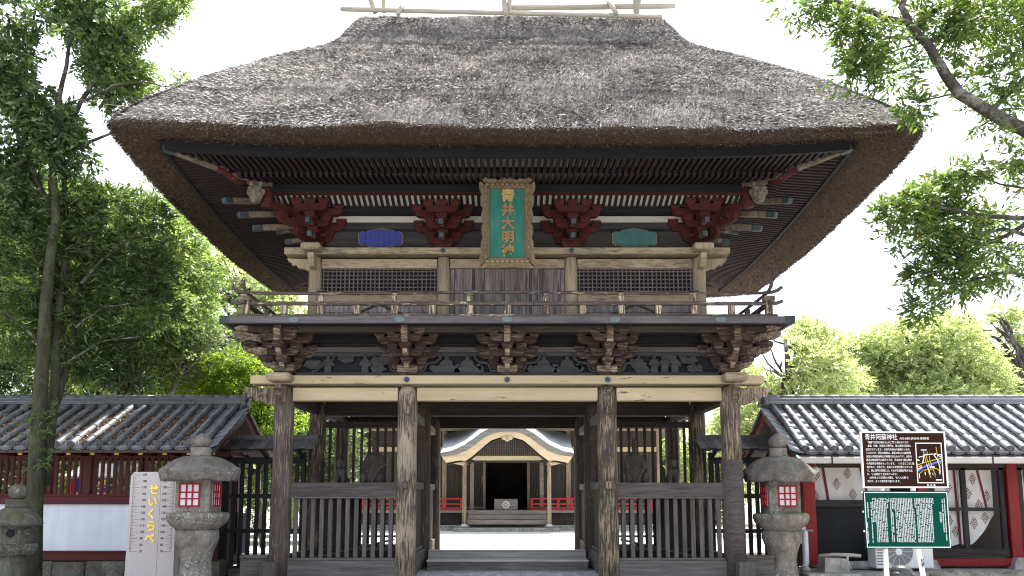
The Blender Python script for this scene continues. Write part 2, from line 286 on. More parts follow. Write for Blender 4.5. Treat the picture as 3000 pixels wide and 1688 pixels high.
# ------------------------------------------------------------ mesh helpers
class MB:
    def __init__(s): s.v = []; s.f = []
    def add(s, vs, fs):
        o = len(s.v); s.v += [tuple(v) for v in vs]; s.f += [tuple(i + o for i in f) for f in fs]; return s
    def box(s, x0, x1, y0, y1, z0, z1, c=0.0):
        if c <= 0:
            vs = [(x, y, z) for x in (x0, x1) for y in (y0, y1) for z in (z0, z1)]
            return s.add(vs, [(0, 1, 3, 2), (4, 6, 7, 5), (0, 4, 5, 1), (2, 3, 7, 6), (0, 2, 6, 4), (1, 5, 7, 3)])
        E = ((x0, x1), (y0, y1), (z0, z1)); vs = []; ix = {}
        for sg in [(a, b, d) for a in (0, 1) for b in (0, 1) for d in (0, 1)]:
            for ax in range(3):
                p = []
                for k in range(3):
                    q = E[k][sg[k]]
                    if k != ax: q += c if sg[k] == 0 else -c
                    p.append(q)
                ix[(sg, ax)] = len(vs); vs.append(p)
        fs = []
        def sgn(ax, v, o1, a, o2, b):
            t = [0, 0, 0]; t[ax] = v; t[o1] = a; t[o2] = b; return tuple(t)
        for ax in range(3):
            o1, o2 = (ax + 1) % 3, (ax + 2) % 3
            for v in (0, 1):
                q = [ix[(sgn(ax, v, o1, a, o2, b), ax)] for a, b in ((0, 0), (1, 0), (1, 1), (0, 1))]
                fs.append(q if v else q[::-1])
            for a in (0, 1):
                for b in (0, 1):      # edge along ax between faces o1,o2
                    q = [ix[(sgn(ax, 0, o1, a, o2, b), o1)], ix[(sgn(ax, 1, o1, a, o2, b), o1)], ix[(sgn(ax, 1, o1, a, o2, b), o2)], ix[(sgn(ax, 0, o1, a, o2, b), o2)]]
                    fs.append(q if a == b else q[::-1])
        for sg in [(a, b, d) for a in (0, 1) for b in (0, 1) for d in (0, 1)]:
            q = [ix[(sg, k)] for k in range(3)]; fs.append(q if sum(sg) % 2 else q[::-1])
        return s.add(vs, fs)
    def bar(s, p0, p1, w, h, c=0.0, up=(0, 0, 1)):
        p0, p1 = Vector(p0), Vector(p1); d = p1 - p0; L = d.length; d.normalize(); up = Vector(up)
        sx = d.cross(up)
        if sx.length < 1e-4: sx = d.cross(Vector((0, 1, 0)))
        sx.normalize(); u = sx.cross(d)
        t = MB().box(-w / 2, w / 2, 0, L, -h / 2, h / 2, c)
        return s.add([p0 + sx * a + d * b + u * e for a, b, e in t.v], t.f)
    def tube(s, pts, rad, n=8, cap=True):
        pts = [Vector(p) for p in pts]
        if not hasattr(rad, '__len__'): rad = [rad] * len(pts)
        vs = []; fs = []; ref = None
        for i, p in enumerate(pts):
            d = (pts[min(i + 1, len(pts) - 1)] - pts[max(i - 1, 0)]).normalized()
            if ref is None or abs(d.dot(ref)) > .95: ref = Vector((0, 0, 1)) if abs(d.z) < .8 else Vector((1, 0, 0))
            a = d.cross(ref).normalized(); b = a.cross(d); ref = b
            for k in range(n):
                t = 2 * math.pi * k / n; vs.append(p + (a * math.cos(t) + b * math.sin(t)) * rad[i])
        for i in range(len(pts) - 1):
            for k in range(n): fs.append((i * n + k, i * n + (k + 1) % n, (i + 1) * n + (k + 1) % n, (i + 1) * n + k))
        if cap: fs.append(tuple(range(n))[::-1]); fs.append(tuple((len(pts) - 1) * n + k for k in range(n)))
        return s.add(vs, fs)
    def lathe(s, cx, cy, prof, n=20, rot=0.0, cap=True):
        vs = []; fs = []
        for r, z in prof:
            for k in range(n):
                t = 2 * math.pi * k / n + rot; vs.append((cx + r * math.cos(t), cy + r * math.sin(t), z))
        for i in range(len(prof) - 1):
            for k in range(n): fs.append((i * n + k, i * n + (k + 1) % n, (i + 1) * n + (k + 1) % n, (i + 1) * n + k))
        if cap: fs.append(tuple(range(n))[::-1]); fs.append(tuple((len(prof) - 1) * n + k for k in range(n)))
        return s.add(vs, fs)
    def prism(s, poly, a, b, plane='xz'):
        f = {'xz': lambda p, d: (p[0], d, p[1]), 'yz': lambda p, d: (d, p[0], p[1]), 'xy': lambda p, d: (p[0], p[1], d)}[plane]
        n = len(poly); vs = [f(p, a) for p in poly] + [f(p, b) for p in poly]
        fs = [tuple(range(n)), tuple(range(n, 2 * n))[::-1]] + [(i, n + i, n + (i + 1) % n, (i + 1) % n) for i in range(n)]
        return s.add(vs, fs)
    def ell(s, c, r, n=12, m=8, rotz=0.0, rotx=0.0):
        if not hasattr(r, '__len__'): r = (r, r, r)
        E = Euler((rotx, 0, rotz)).to_matrix(); c = Vector(c); vs = []; fs = []
        for i in range(m + 1):
            ph = math.pi * i / m
            for k in range(n):
                t = 2 * math.pi * k / n
                vs.append(c + E @ Vector((r[0] * math.sin(ph) * math.cos(t), r[1] * math.sin(ph) * math.sin(t), r[2] * math.cos(ph))))
        for i in range(m):
            for k in range(n): fs.append((i * n + k, (i + 1) * n + k, (i + 1) * n + (k + 1) % n, i * n + (k + 1) % n))
        return s.add(vs, fs)
    def mesh(s, name, mat, smooth=False, off=None):
        me = bpy.data.meshes.new(name)
        vs = s.v if off is None else [(v[0] - off[0], v[1] - off[1], v[2] - off[2]) for v in s.v]
        me.from_pydata(vs, [], s.f); me.materials.append(M[mat] if isinstance(mat, str) else mat)
        if smooth: me.polygons.foreach_set('use_smooth', [True] * len(me.polygons))
        me.update(); return me
    def build(s, name, mat, parent=None, smooth=False, local=False):
        off = None if (parent is None or local) else wloc(parent)
        return obj(name, s.mesh(name, mat, smooth, off), parent)
def wloc(o):
    v = Vector(o.location)
    while o.parent: o = o.parent; v += Vector(o.location)
    return v
def obj(name, me, parent=None, loc=None, rot=None):
    o = bpy.data.objects.new(name, me); COL.objects.link(o)
    if parent is not None: o.parent = parent
    if loc is not None: o.location = loc
    if rot is not None: o.rotation_euler = rot
    return o
def tag(o, label=None, cat=None, group=None, kind=None):
    if label: o['label'] = label
    if cat: o['category'] = cat
    if group: o['group'] = group
    if kind: o['kind'] = kind
    return o
def thing(name, label, cat, loc=(0, 0, 0), rotz=0.0, group=None):
    return tag(obj(name, None, None, loc, (0, 0, rotz)), label, cat, group)
def stuff(o): o['kind'] = 'stuff'; return o
def fast_mesh(name, V, F, mat, smooth=False):
    """numpy verts (N,3) and equal-sized faces (K,m)"""
    me = bpy.data.meshes.new(name); V = np.asarray(V, np.float32); F = np.asarray(F, np.int32)
    me.vertices.add(len(V)); me.vertices.foreach_set('co', V.ravel())
    k = F.shape[1]; me.loops.add(F.size); me.loops.foreach_set('vertex_index', F.ravel())
    me.polygons.add(len(F)); me.polygons.foreach_set('loop_start', np.arange(0, F.size, k, dtype=np.int32))
    me.polygons.foreach_set('use_smooth', np.full(len(F), smooth)) if smooth else None
    me.update(calc_edges=True); me.materials.append(M[mat]); return me
def text_mesh(body, size, mat, extrude=.004, offset=0.0, align='CENTER', spacing=1.0, line=1.0):
    cu = bpy.data.curves.new('lettering', 'FONT'); cu.body = body; cu.size = size; cu.extrude = extrude; cu.offset = offset
    cu.align_x = align; cu.align_y = 'CENTER'; cu.space_character = spacing; cu.space_line = line; cu.resolution_u = 3
    o = bpy.data.objects.new('lettering', cu); COL.objects.link(o)
    me = bpy.data.meshes.new_from_object(o.evaluated_get(bpy.context.evaluated_depsgraph_get()))
    bpy.data.objects.remove(o); bpy.data.curves.remove(cu)
    me.materials.clear(); me.materials.append(M[mat]); return me
def remesh(o, vox, smooth=3, disp=None):
    m = o.modifiers.new('merge', 'REMESH'); m.mode = 'VOXEL'; m.voxel_size = vox; m.use_smooth_shade = True
    if smooth:
        s = o.modifiers.new('soften', 'SMOOTH'); s.iterations = smooth; s.factor = .5
    return o
UP = (R(90), 0, 0)     # stands a text that lies in xy upright, facing -y
# ------------------------------------------------------------ lettering made first, while the scene is light
T = {}
for k, ch in enumerate('青井大明神'): T['gaku%d' % k] = text_mesh(ch, .27, 'gold' if k == 0 else 'goldred', .012, .012)
T['title'] = text_mesh('青井阿蘇神社', .085, 'signwhite', .002, .0, 'LEFT', 1.02)
T['roman'] = text_mesh('AOI-ASO-JINSHA SHRINE', .045, 'signwhite', .002, .0, 'LEFT', 1)
PARA = ['　“球磨で名所は青井さんのご門”と唄われており', '　本殿、幣殿、拝殿及び楼門は、国の重要文化財に', '指定されています。大同元年(806)の創建といわれ', 'ていますが、現在の建物は、慶長18年(1612)相良藩',
        '主第20代相良長毎公が再建されたものです。全体の', '構造は鎌倉時代の様式ですが、手法は安土桃山時代', 'の典型的な特徴をもっています。　いたるところに彫', '刻があり、彩色され、金具には文様が彫られていま',
        'す。特に楼門の四隅には、それぞれ鬼面が彫り込ま', 'れ、“人吉様式”と言われています。', '　10月9日より3日間の大祭は、“おくんち祭”と', '呼ばれ、多くの参拝者で賑わいます。']
T['para'] = text_mesh('\n'.join(PARA), .0345, 'signwhite', .001, .0, 'LEFT', .98, 1.36)
T['pref'] = text_mesh('熊 本 県', .036, 'signwhite', .001, 0, 'LEFT')
T['green'] = text_mesh('\n'.join('桃山の楼門'), .034, 'signwhite', .001, .0, 'CENTER', 1, .9)
for k, ch in enumerate('せいくらべ'): T['kana%d' % k] = text_mesh(ch, .175, 'shinygold', .004, .006)
for n_ in range(70, 200, 10): T['n%d' % n_] = text_mesh(str(n_), .052, 'etch', .002, .0006)
T['banner1'] = text_mesh('金座', .3, 'banneryellow', .004, .01); T['banner2'] = text_mesh('絵馬焼', .24, 'bannerwhite', .004, .006)
T['scrib'] = text_mesh('と\nす', .06, 'ink', .002, .003)

# ------------------------------------------------------------ ground
def struct(o): o['kind'] = 'structure'; return o
g = MB().box(-140, 140, -40, 220, -.6, 0).build('ground', 'earth'); struct(g)
g = MB().box(-30, 30, 5.9, 24, 0, .215).build('courtyard', 'gravel'); struct(g)
pav = struct(MB().box(-4.6, 4.6, -7.0, 5.6, .004, .185).build('pavement', 'concrete'))
slab = MB().box(-.222, .222, -.29, .29, -.03, .018, .006).mesh('paving_slab', 'paver')
for i in range(-4, 5):
    for j in range(9):
        obj('paving_slab', slab, pav, (i * .452 + (.0 if j % 2 else .1), -3.4 + j * .59, .183 + random.uniform(-.003, .003)))

# ------------------------------------------------------------ the gate
G = thing('shrine_gate', 'two-storey wooden gate with thick thatched roof, balcony and peeling cream columns', 'gate', (0, 2.5, .2))
def P(name, mb, mat, parent=G, smooth=False): return mb.build(name, mat, parent, smooth)
CX = (-3.78, -1.69, 1.69, 3.78); CY = (0.0, 2.5, 5.0)
for j, y in enumerate(CY):
    for i, x in enumerate(CX):
        mat = ('col_dark', 'cream_z', 'col_half', 'col_dark')[i] if j == 0 else ('col_half' if i in (0, 3) else 'col_dark')
        r = .168
        prof = [(r * 1.04, .185), (r * 1.02, .8), (r, 1.9), (r * .985, 3.0), (r * .97, 3.22), (r * .86, 3.33), (r * .6, 3.41), (.02, 3.43)]
        if i == 3 and j == 0:
            P('column', MB().lathe(x, y, [(.165, 2.16)] + prof[3:], 24), 'cream_z', smooth=True)
            P('column', MB().lathe(x, y, [(.185, .185), (.183, 1.2), (.178, 2.157)], 24), 'rail_wood', smooth=True)
        else: P('column', MB().lathe(x, y, prof, 24), mat, smooth=True)
        if j == 0 and i in (1, 2):
            for z0, z1, m in ((2.915, 3.065, 'cream_z'), (1.68, 1.81, 'cream_z' if i == 2 else 'rail_wood')):
                P('tenon_head', MB().box(x - .05, x + .05, y - .215, y, z0, z1, .018), m)
# main beams
P('plate_beam', MB().box(-4.32, 4.32, -.2, .16, 3.43, 3.576, .012), 'cream_x')
for y0 in (2.32, 4.84): P('plate_beam', MB().box(-3.55, 3.55, y0, y0 + .36, 3.43, 3.576), 'dark_x')
for x in (-3.78, 3.78):
    P('plate_beam', MB().box(x - .19, x + .19, -.5, 5.55, 3.449, 3.59, .03), 'cream_up')
    s = 1 if x > 0 else -1
    nose = [(0, 3.385), (.55, 3.385), (.58, 3.33), (.5, 3.29), (.5, 3.22), (.42, 3.23), (.36, 3.16), (.26, 3.135), (.15, 3.1), (0, 3.08)]
    P('beam_nose', MB().prism([(x + s * (.12 + a), z) for a, z in nose], -.06, .06), 'cream_z')
    sp = [(x + s * (.36 + .085 * (1 - k / 22) * math.cos(k * .55)), -.067, 3.22 + .085 * (1 - k / 22) * math.sin(k * .55)) for k in range(20)]
    P('scroll_carving', MB().tube(sp, .01, 5), 'palebr')
    nf = [(-.1, 3.4), (-.46, 3.4), (-.5, 3.33), (-.42, 3.29), (-.42, 3.27), (-.45, 3.21), (-.38, 3.15), (-.2, 3.11), (-.1, 3.1)]
    P('beam_nose', MB().prism(nf, x - .055, x + .055, 'yz'), 'cream_z')
for a, b in ((-3.63, -1.85), (-1.53, 1.53), (1.85, 3.63)):
    P('tie_beam', MB().box(a, b, -.085, .085, 3.158, 3.383, .01), 'cream_x')
P('lintel', MB().box(-3.62, 3.62, 2.42, 2.58, 3.137, 3.43), 'dark_x'); P('lintel', MB().box(-3.62, 3.62, 4.92, 5.08, 3.078, 3.43), 'dark_x')
for x in (-3.78, 3.78): P('tie_beam', MB().box(x - .08, x + .08, .1, 4.9, 3.16, 3.38), 'dark_y')
P('ceiling', MB().box(-3.6, 3.6, .17, 4.83, 3.44, 3.5), 'soot_x')
for x in CX[1:3]:
    P('tie_beam', MB().box(x - .06, x + .06, -.1, 5.1, 2.912, 3.068, .008), 'grey_y')
    P('tie_beam', MB().box(x - .06, x + .06, -.1, 5.1, 1.68, 1.81, .008), 'grey_y')
    P('side_panel', MB().box(x - .025, x + .025, .16, 2.34, .56, 1.68), 'dark_z'); P('side_panel', MB().box(x - .025, x + .025, 2.66, 4.84, .56, 1.68), 'dark_z')
    P('sill_board', MB().box(x - .09, x + .09, .17, 2.33, .19, .55, .012), 'grey_y'); P('sill_board', MB().box(x - .05, x + .05, .17, 2.33, .553, .62, .01), 'grey_y')
    P('sill_board', MB().box(x - .07, x + .07, 2.67, 4.83, .19, .6, .012), 'grey_y')
for x in CX[::3]:
    P('sill_board', MB().box(x - .05, x + .05, .17, 4.83, .19, .56), 'grey_y'); P('waist_rail', MB().box(x - .035, x + .035, .17, 4.83, 1.55, 1.72), 'rail_wood')
# waist fences, front and middle rows
slat = MB().box(-.036, .036, -.022, .022, 0, 1, .006)
sl_front = MB().box(-.036, .036, -.022, .022, .547, 1.53, .006).mesh('slat', 'grey_z')
sl_mid = MB().box(-.026, .026, -.026, .026, .5, 3.05).mesh('bar', 'dark_z')
gz = Vector((0, 2.5, .2))
for s in (-1, 1):
    a, b = sorted((s * 1.87, s * 3.6)); c_, d_ = sorted((s * 1.83, s * 3.63))
    P('waist_rail', MB().box(c_, d_, -.05, .05, 1.53, 1.785, .012), 'rail_wood'); P('waist_rail', MB().box(c_, d_, -.065, .065, 1.522, 1.545, .004), 'grey_x')
    P('sill_board', MB().box(c_, d_, -.05, .05, .5, .547, .008), 'grey_x'); P('sill_board', MB().box(c_, d_, -.075, .075, .185, .5, .012), 'grey_x')
    n = 12
    for k in range(n): obj('slat', sl_front, G, Vector((a + (b - a) * (k + .5) / n, 0, 0)) - gz)
    n = 11
    for k in range(n): obj('bar', sl_mid, G, Vector((a + (b - a) * (k + .5) / n, 2.5, 0)) - gz)
    P('rail', MB().box(c_, d_, 2.46, 2.54, 2.9, 3.02), 'dark_x'); P('rail', MB().box(c_, d_, 2.455, 2.545, .5, .56), 'grey_x')
    P('sill_board', MB().box(c_, d_, 2.44, 2.56, .19, .5), 'dark_x'); P('sill_board', MB().box(c_, d_, 4.9, 5.1, .19, .47), 'grey_x')
    P('rail', MB().box(c_, d_, 4.95, 5.05, .62, .67), 'grey_x')
    P('shelf', MB().box(c_, d_, 1.0, 2.3, 1.72, 1.775), 'dark_x')
    e0, e1 = sorted((s * 2.95, s * 3.6)); P('back_board', MB().box(e0, e1, 2.36, 2.4, .56, 1.72), 'dark_z')
    P('floor_board', MB().box(c_, d_, .1, 4.9, .3, .36), 'grey_x')
    P('brace_pole', MB().tube([(s * 3.55, .5, .45), (s * 2.2, 2.3, .72)], .022, 6), 'grey_y')
    P('wing_board', MB().box(*sorted((s * 3.96, s * 4.42)), -.02, .1, .19, .545), 'grey_x'); P('wing_board', MB().box(*sorted((s * 3.96, s * 4.42)), -.06, .14, .548, .585), 'grey_x')
    P('base_post', MB().box(*sorted((s * 3.74, s * 4.02)), -.36, -.1, .15, .5, .02), 'grey_z')
# steps of the passage
P('step', MB().box(-1.475, 1.49, 1.5, 2.2, .187, .36, .008), 'grey_x'); P('lit_tread', MB().box(-1.485, 1.5, 1.485, 2.3, .362, .388, .008), 'lit_tread'); P('threshold', MB().box(-1.53, 1.53, 2.32, 2.62, .187, .492, .008), 'step_wood'); P('lit_tread', MB().box(-1.53, 1.53, 2.31, 2.63, .494, .512, .006), 'lit_tread')
P('threshold', MB().box(-1.53, 1.53, 4.88, 5.12, .187, .3), 'grey_x')

# bracket clusters -------------------------------------------------
def arm_poly(L, h=.125):
    a = L / 2; return [(-a, h), (a, h), (a, h * .55), (a - .03, h * .22), (a - .08, 0), (-a + .08, 0), (-a + .03, h * .22), (-a, h * .55)]
def tmpl(mat, mat2):
    d = {}
    d['short'] = MB().prism(arm_poly(.57), -.055, .055).mesh('bracket_arm', mat)
    d['long'] = MB().prism(arm_poly(1.0), -.055, .055).mesh('bracket_arm', mat)
    m = MB().box(-.092, .092, -.08, .08, .03, .092, .004); m.lathe(0, 0, [(.09, -.015), (.118, .03)], 4, R(45)); d['block'] = m.mesh('bearing_block', mat)
    m = MB().box(-.17, .17, -.17, .17, .065, .175, .006); d['base'] = m.mesh('base_block', mat2)
    d['taper'] = MB().lathe(0, 0, [(.17, 0), (.235, .064)], 4, R(45)).mesh('base_taper', mat)
    fw = lambda L: [(.1, 0), (-L + .09, 0), (-L + .03, .03), (-L, .07), (-L, .12), (.1, .12)]
    for k, L in ((1, .3), (2, .55), (3, .68)): d['fwd%d' % k] = MB().prism(fw(L), -.04, .04, 'yz').mesh('bracket_arm', mat2)
    d['nose'] = MB().prism([(-.45, 0), (-.63, .0), (-.68, .05), (-.62, .1), (-.63, .12), (-.69, .19), (-.62, .27), (-.45, .27)], -.05, .05, 'yz').mesh('carved_nose', mat2)
    d['tail'] = MB().bar((0, .1, .09), (0, -.62, -.02), .075, .085, .006).mesh('tail_rafter', 'odaruki')
    d['tip'] = MB().bar((0, -.55, -.01), (0, -.68, -.03), .086, .096, .006).mesh('tail_rafter_tip', 'tealtip')
    return d
TL = tmpl('brnbr', 'palebr'); TU = tmpl('redbr', 'redbr')
def cluster(x, y, z, rot, t, upper=False, diag=None, half=None):
    """a three-step bracket set on a column head; local -y is outwards"""
    c = obj('bracket_cluster', t['base'], G, Vector((x, y, z)) - gz, (0, 0, rot))
    A = lambda n, k, px, py, pz, rz=0.0: obj(n, t[k], c, (px, py, pz), (0, 0, rz))
    A('base_taper', 'taper', 0, 0, 0)
    def row(L, py, pz):
        A('bracket_arm', L, 0, py, pz)
        e = {'short': .235, 'long': .45}[L]
        for q in (-e, 0, e): A('bearing_block', 'block', q, py, pz + .126)
    row('short', 0, .105); A('bracket_arm', 'fwd1', 0, 0, .1); A('bearing_block', 'block', 0, -.25, .205)
    row('long', 0, .31); row('short', -.25, .312); A('bracket_arm', 'fwd2', 0, 0, .306); A('bearing_block', 'block', 0, -.5, .412)
    row('long', -.25, .522); row('short', -.5, .524)
    if upper:
        A('tail_rafter', 'tail', 0, -.05, .33); A('tail_rafter_tip', 'tip', 0, -.05, .33)
        A('tail_rafter', 'tail', 0, .12, .14); A('tail_rafter_tip', 'tip', 0, .12, .14)
    else: A('carved_nose', 'nose', 0, 0, .5)
    if diag is not None:
        for kk, pz in (('fwd1', .1), ('fwd2', .306), ('fwd3', .52)):
            q = A('bracket_arm', kk, 0, 0, pz + .003, diag); q.scale = (1, 1.42, 1)
        if not upper:
            q = A('carved_nose', 'nose', 0, 0, .66, diag); q.scale = (1, 1.4, 1)
        for d_, pz in ((.36, .205), (.71, .412)): A('bearing_block', 'block', d_ * math.sin(diag), -d_ * math.cos(diag), pz, diag)
    return c
for x in (-1.69, 0, 1.69): cluster(x, 0, 3.576, 0, TL)
for x in (-3.78, 3.78):
    s = -1 if x < 0 else 1
    cluster(x, 0, 3.592, 0, TL, diag=R(45) * s)
    cluster(x, 0, 3.594, R(90) * s, TL)
    for y in (1.25, 2.5, 3.75): cluster(x, y, 3.592, R(90) * s, TL)
UY, UZ = .4, 5.92
for x in (-1.136, 1.136): cluster(x, UY, UZ, 0, TU, True)
for x in (-3.42, 3.42):
    s = -1 if x < 0 else 1
    cluster(x, UY, UZ + .03, 0, TU, True, diag=R(45) * s); cluster(x, UY, UZ + .032, R(90) * s, TU, True)
    cluster(x, 2.5, UZ, R(90) * s, TU, True)

# frieze between the lower brackets ---------------------------------
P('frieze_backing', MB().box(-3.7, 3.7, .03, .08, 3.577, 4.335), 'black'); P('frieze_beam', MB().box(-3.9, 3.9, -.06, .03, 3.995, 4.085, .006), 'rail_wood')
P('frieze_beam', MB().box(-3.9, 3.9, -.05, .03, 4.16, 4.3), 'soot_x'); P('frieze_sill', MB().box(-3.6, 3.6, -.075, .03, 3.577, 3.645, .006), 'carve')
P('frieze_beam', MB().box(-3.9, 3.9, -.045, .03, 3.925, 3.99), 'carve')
def blob(cx, cz, r, n=9, j=.2, sq=1.0):
    return [(cx + r * sq * (1 + random.uniform(-j, j)) * math.cos(2 * math.pi * k / n), cz + r * (1 + random.uniform(-j, j)) * math.sin(2 * math.pi * k / n)) for k in range(n)]
def figure(cx, seated, nm='carved_figure'):
    z0 = 3.64; m = MB()
    if seated:
        m.prism([(cx - .24, z0), (cx + .24, z0), (cx + .19, z0 + .08), (cx + .11, z0 + .12), (cx + .09, z0 + .2), (cx, z0 + .24), (cx - .1, z0 + .19), (cx - .12, z0 + .1), (cx - .2, z0 + .07)], -.07, .0)
        m.ell((cx, -.05, z0 + .255), (.042, .04, .05), 8, 6)
        m.prism(blob(cx + .19, z0 + .1, .06), -.06, -.01)
    else:
        m.prism([(cx - .06, z0), (cx + .06, z0), (cx + .055, z0 + .12), (cx + .1, z0 + .1), (cx + .11, z0 + .14), (cx + .06, z0 + .22), (cx, z0 + .25), (cx - .07, z0 + .21), (cx - .1, z0 + .12), (cx - .055, z0 + .13)], -.07, .0)
        m.ell((cx, -.05, z0 + .27), (.036, .036, .042), 8, 6)
    P(nm, m, 'carve')
for cx, k in ((-3.05, 1), (-2.42, 2), (-1.03, 3), (-.68, 3), (.62, 3), (1.02, 3), (2.5, 2), (2.85, 1), (2.68, 2)):
    figure(cx, k == 3)
for cx, cz, w_ in ((-3.3, 3.78, .16), (-2.75, 3.88, .13), (-2.15, 3.84, .18), (-2.2, 3.7, .12), (-1.2, 3.7, .12), (-.86, 3.68, .14), (-.5, 3.69, .1), (.45, 3.69, .1), (.8, 3.68, .12), (1.2, 3.7, .1), (2.2, 3.8, .14), (2.3, 3.68, .13), (3.1, 3.85, .16), (3.2, 3.7, .15), (2.75, 3.9, .13)):
    m = MB(); m.prism(blob(cx, cz, .065, 11, .35, w_ / .065), -.055, 0)
    for q in (-.5, .45): m.prism(blob(cx + q * w_, cz + .02, .06, 9, .15), -.06, -.005)
    P('carved_cloud', m, 'carve')
for x in (-1.69, 0, 1.69, -3.5, 3.5):      # the curved outline under each bracket
    for s in (-1, 1):
        P('bracket_outline', MB().tube([(x + s * q, -.06, z) for q, z in ((.18, 3.66), (.28, 3.68), (.31, 3.76), (.33, 3.8), (.48, 3.82), (.54, 3.88), (.57, 3.96))], .022, 5), 'carve')
def star(cx, cz, y, r=.055):
    pts = [(cx + (r if k % 2 else r * .74) * math.sin(math.pi * k / 6 + math.pi / 6 * 1), cz + (r if k % 2 else r * .74) * math.cos(math.pi * k / 6 + math.pi / 6)) for k in range(12)]
    m = MB().prism(pts, y - .018, y); m.ell((cx, y - .018, cz), (.018, .018, .018), 8, 4); return m
for x in (-1.69, 0, 1.69): P('hexagonal_nail_cover', star(x, 3.503, -.2), 'fitting')
for x in (-1.136, 1.136): P('hexagonal_nail_cover', star(x, 5.857, UY - .2, .05), 'fitting')

# balcony ------------------------------------------------------------
P('balcony_floor', MB().box(-4.6, 4.6, -.8, 5.8, 4.345, 4.44), 'soot_y')
E_ = .055
P('edge_board', MB().box(-4.65, 4.65, -.85, -.795, 4.337, 4.451, .006), 'edge_x'); P('edge_board', MB().box(-4.65, 4.65, 5.795, 5.85, 4.337, 4.451), 'grey_x')
for s in (-1, 1): P('edge_board', MB().box(*sorted((s * 4.65, s * 4.595)), -.793, 5.793, 4.337, 4.451), 'grey_y')
for x in (-3.45, -1.74, 0, 1.74, 3.45): P('edge_plate', MB().prism([(x - .09, 4.394), (x - .06, 4.435), (x + .06, 4.435), (x + .09, 4.394), (x + .06, 4.352), (x - .06, 4.352)], -.862, -.85), 'dullteal')
for s in (-1, 1): P('edge_plate', MB().box(*sorted((s * 4.655, s * 4.5)), -.858, -.79, 4.333, 4.455), 'tealtip')
P('purlin', MB().box(-4.3, 4.3, -.57, -.43, 4.245, 4.342, .006), 'dark_x'); P('purlin', MB().box(-4.0, 4.0, -.3, -.2, 4.25, 4.342), 'soot_x')
for s in (-1, 1): P('purlin', MB().box(s * 4.28 - .07, s * 4.28 + .07, -.42, 5.4, 4.245, 4.342), 'dark_y')
RL = obj('railing', None, G, Vector((0, 0, 4.45)) - gz)
def RP(name, mb, mat, smooth=False): return mb.build(name, mat, RL, smooth)
RY = -.75
RP('base_rail', MB().box(-4.4, 4.4, RY - .05, RY + .05, 4.455, 4.497, .008), 'peel_x')
RP('middle_rail', MB().box(-4.33, 4.33, RY - .035, RY + .035, 4.65, 4.71, .01), 'peel_x')
RP('top_rail', MB().tube([(x, RY, 4.868 + .012 * math.cos(x * 1.1) - .01) for x in np.linspace(-4.2, 4.2, 25)], .027, 8), 'peel_x', True)
for s in (-1, 1):
    RP('rail_end', MB().tube([(s * 4.2, RY, 4.862), (s * 4.33, RY, 4.87), (s * 4.42, RY, 4.9), (s * 4.5, RY, 4.955)], [.027, .029, .03, .028], 8), 'rail_wood', True)
    RP('rail_end', MB().tube([(s * 4.3, RY, 4.68), (s * 4.42, RY, 4.69), (s * 4.5, RY, 4.725)], [.033, .032, .03], 6), 'rail_wood', True)
    RP('rail_end', MB().tube([(s * 4.27, -.6, 4.868), (s * 4.27, -.8, 4.885), (s * 4.27, -.92, 4.94), (s * 4.27, -.98, 5.01)], [.027, .03, .031, .028], 8), 'rail_wood', True)
    RP('top_rail', MB().tube([(s * 4.27, -.6, 4.868), (s * 4.27, 5.8, 4.868)], .027, 8), 'rail_wood', True)
    RP('middle_rail', MB().box(s * 4.27 - .035, s * 4.27 + .035, -.95, 5.85, 4.652, 4.708), 'rail_wood')
    RP('base_rail', MB().box(s * 4.27 - .05, s * 4.27 + .05, -.69, 5.8, 4.456, 4.496), 'rail_wood')
    RP('corner_post', MB().box(s * 4.27 - .055, s * 4.27 + .055, RY - .055, RY + .055, 4.498, 4.75, .01), 'peel_z')
    RP('corner_cap', MB().box(s * 4.27 - .085, s * 4.27 + .085, RY - .085, RY + .085, 4.715, 4.8, .012), 'palebr')
    for k in range(1, 11): RP('post', MB().box(s * 4.27 - .04, s * 4.27 + .04, RY + .6 * k - .04, RY + .6 * k + .04, 4.497, 4.652 if k % 2 else 4.85), 'rail_wood')
for k, x in enumerate((-3.64, -3.04, -2.45, -1.835, -1.22, -.61, .005, .63, 1.24, 1.86, 2.47, 3.06, 3.66)):
    RP('post', MB().box(x - .052, x + .052, RY - .045, RY + .045, 4.497, 4.65, .012), 'peel_z')
    if k % 2:
        RP('post', MB().lathe(x, RY, [(.048, 4.71), (.05, 4.8), (.03, 4.815), (.05, 4.832), (.045, 4.845)], 8), 'peel_z')
        RP('rail_plate', MB().box(x - .075, x + .075, RY - .031, RY + .031, 4.885, 4.898), 'tealtip')
RP('base_rail', MB().box(-4.3, 4.3, 5.7, 5.8, 4.455, 4.497), 'rail_wood'); RP('top_rail', MB().tube([(-4.3, 5.75, 4.868), (4.3, 5.75, 4.868)], .027, 6), 'rail_wood'); RP('middle_rail', MB().box(-4.3, 4.3, 5.72, 5.78, 4.65, 4.71), 'rail_wood')

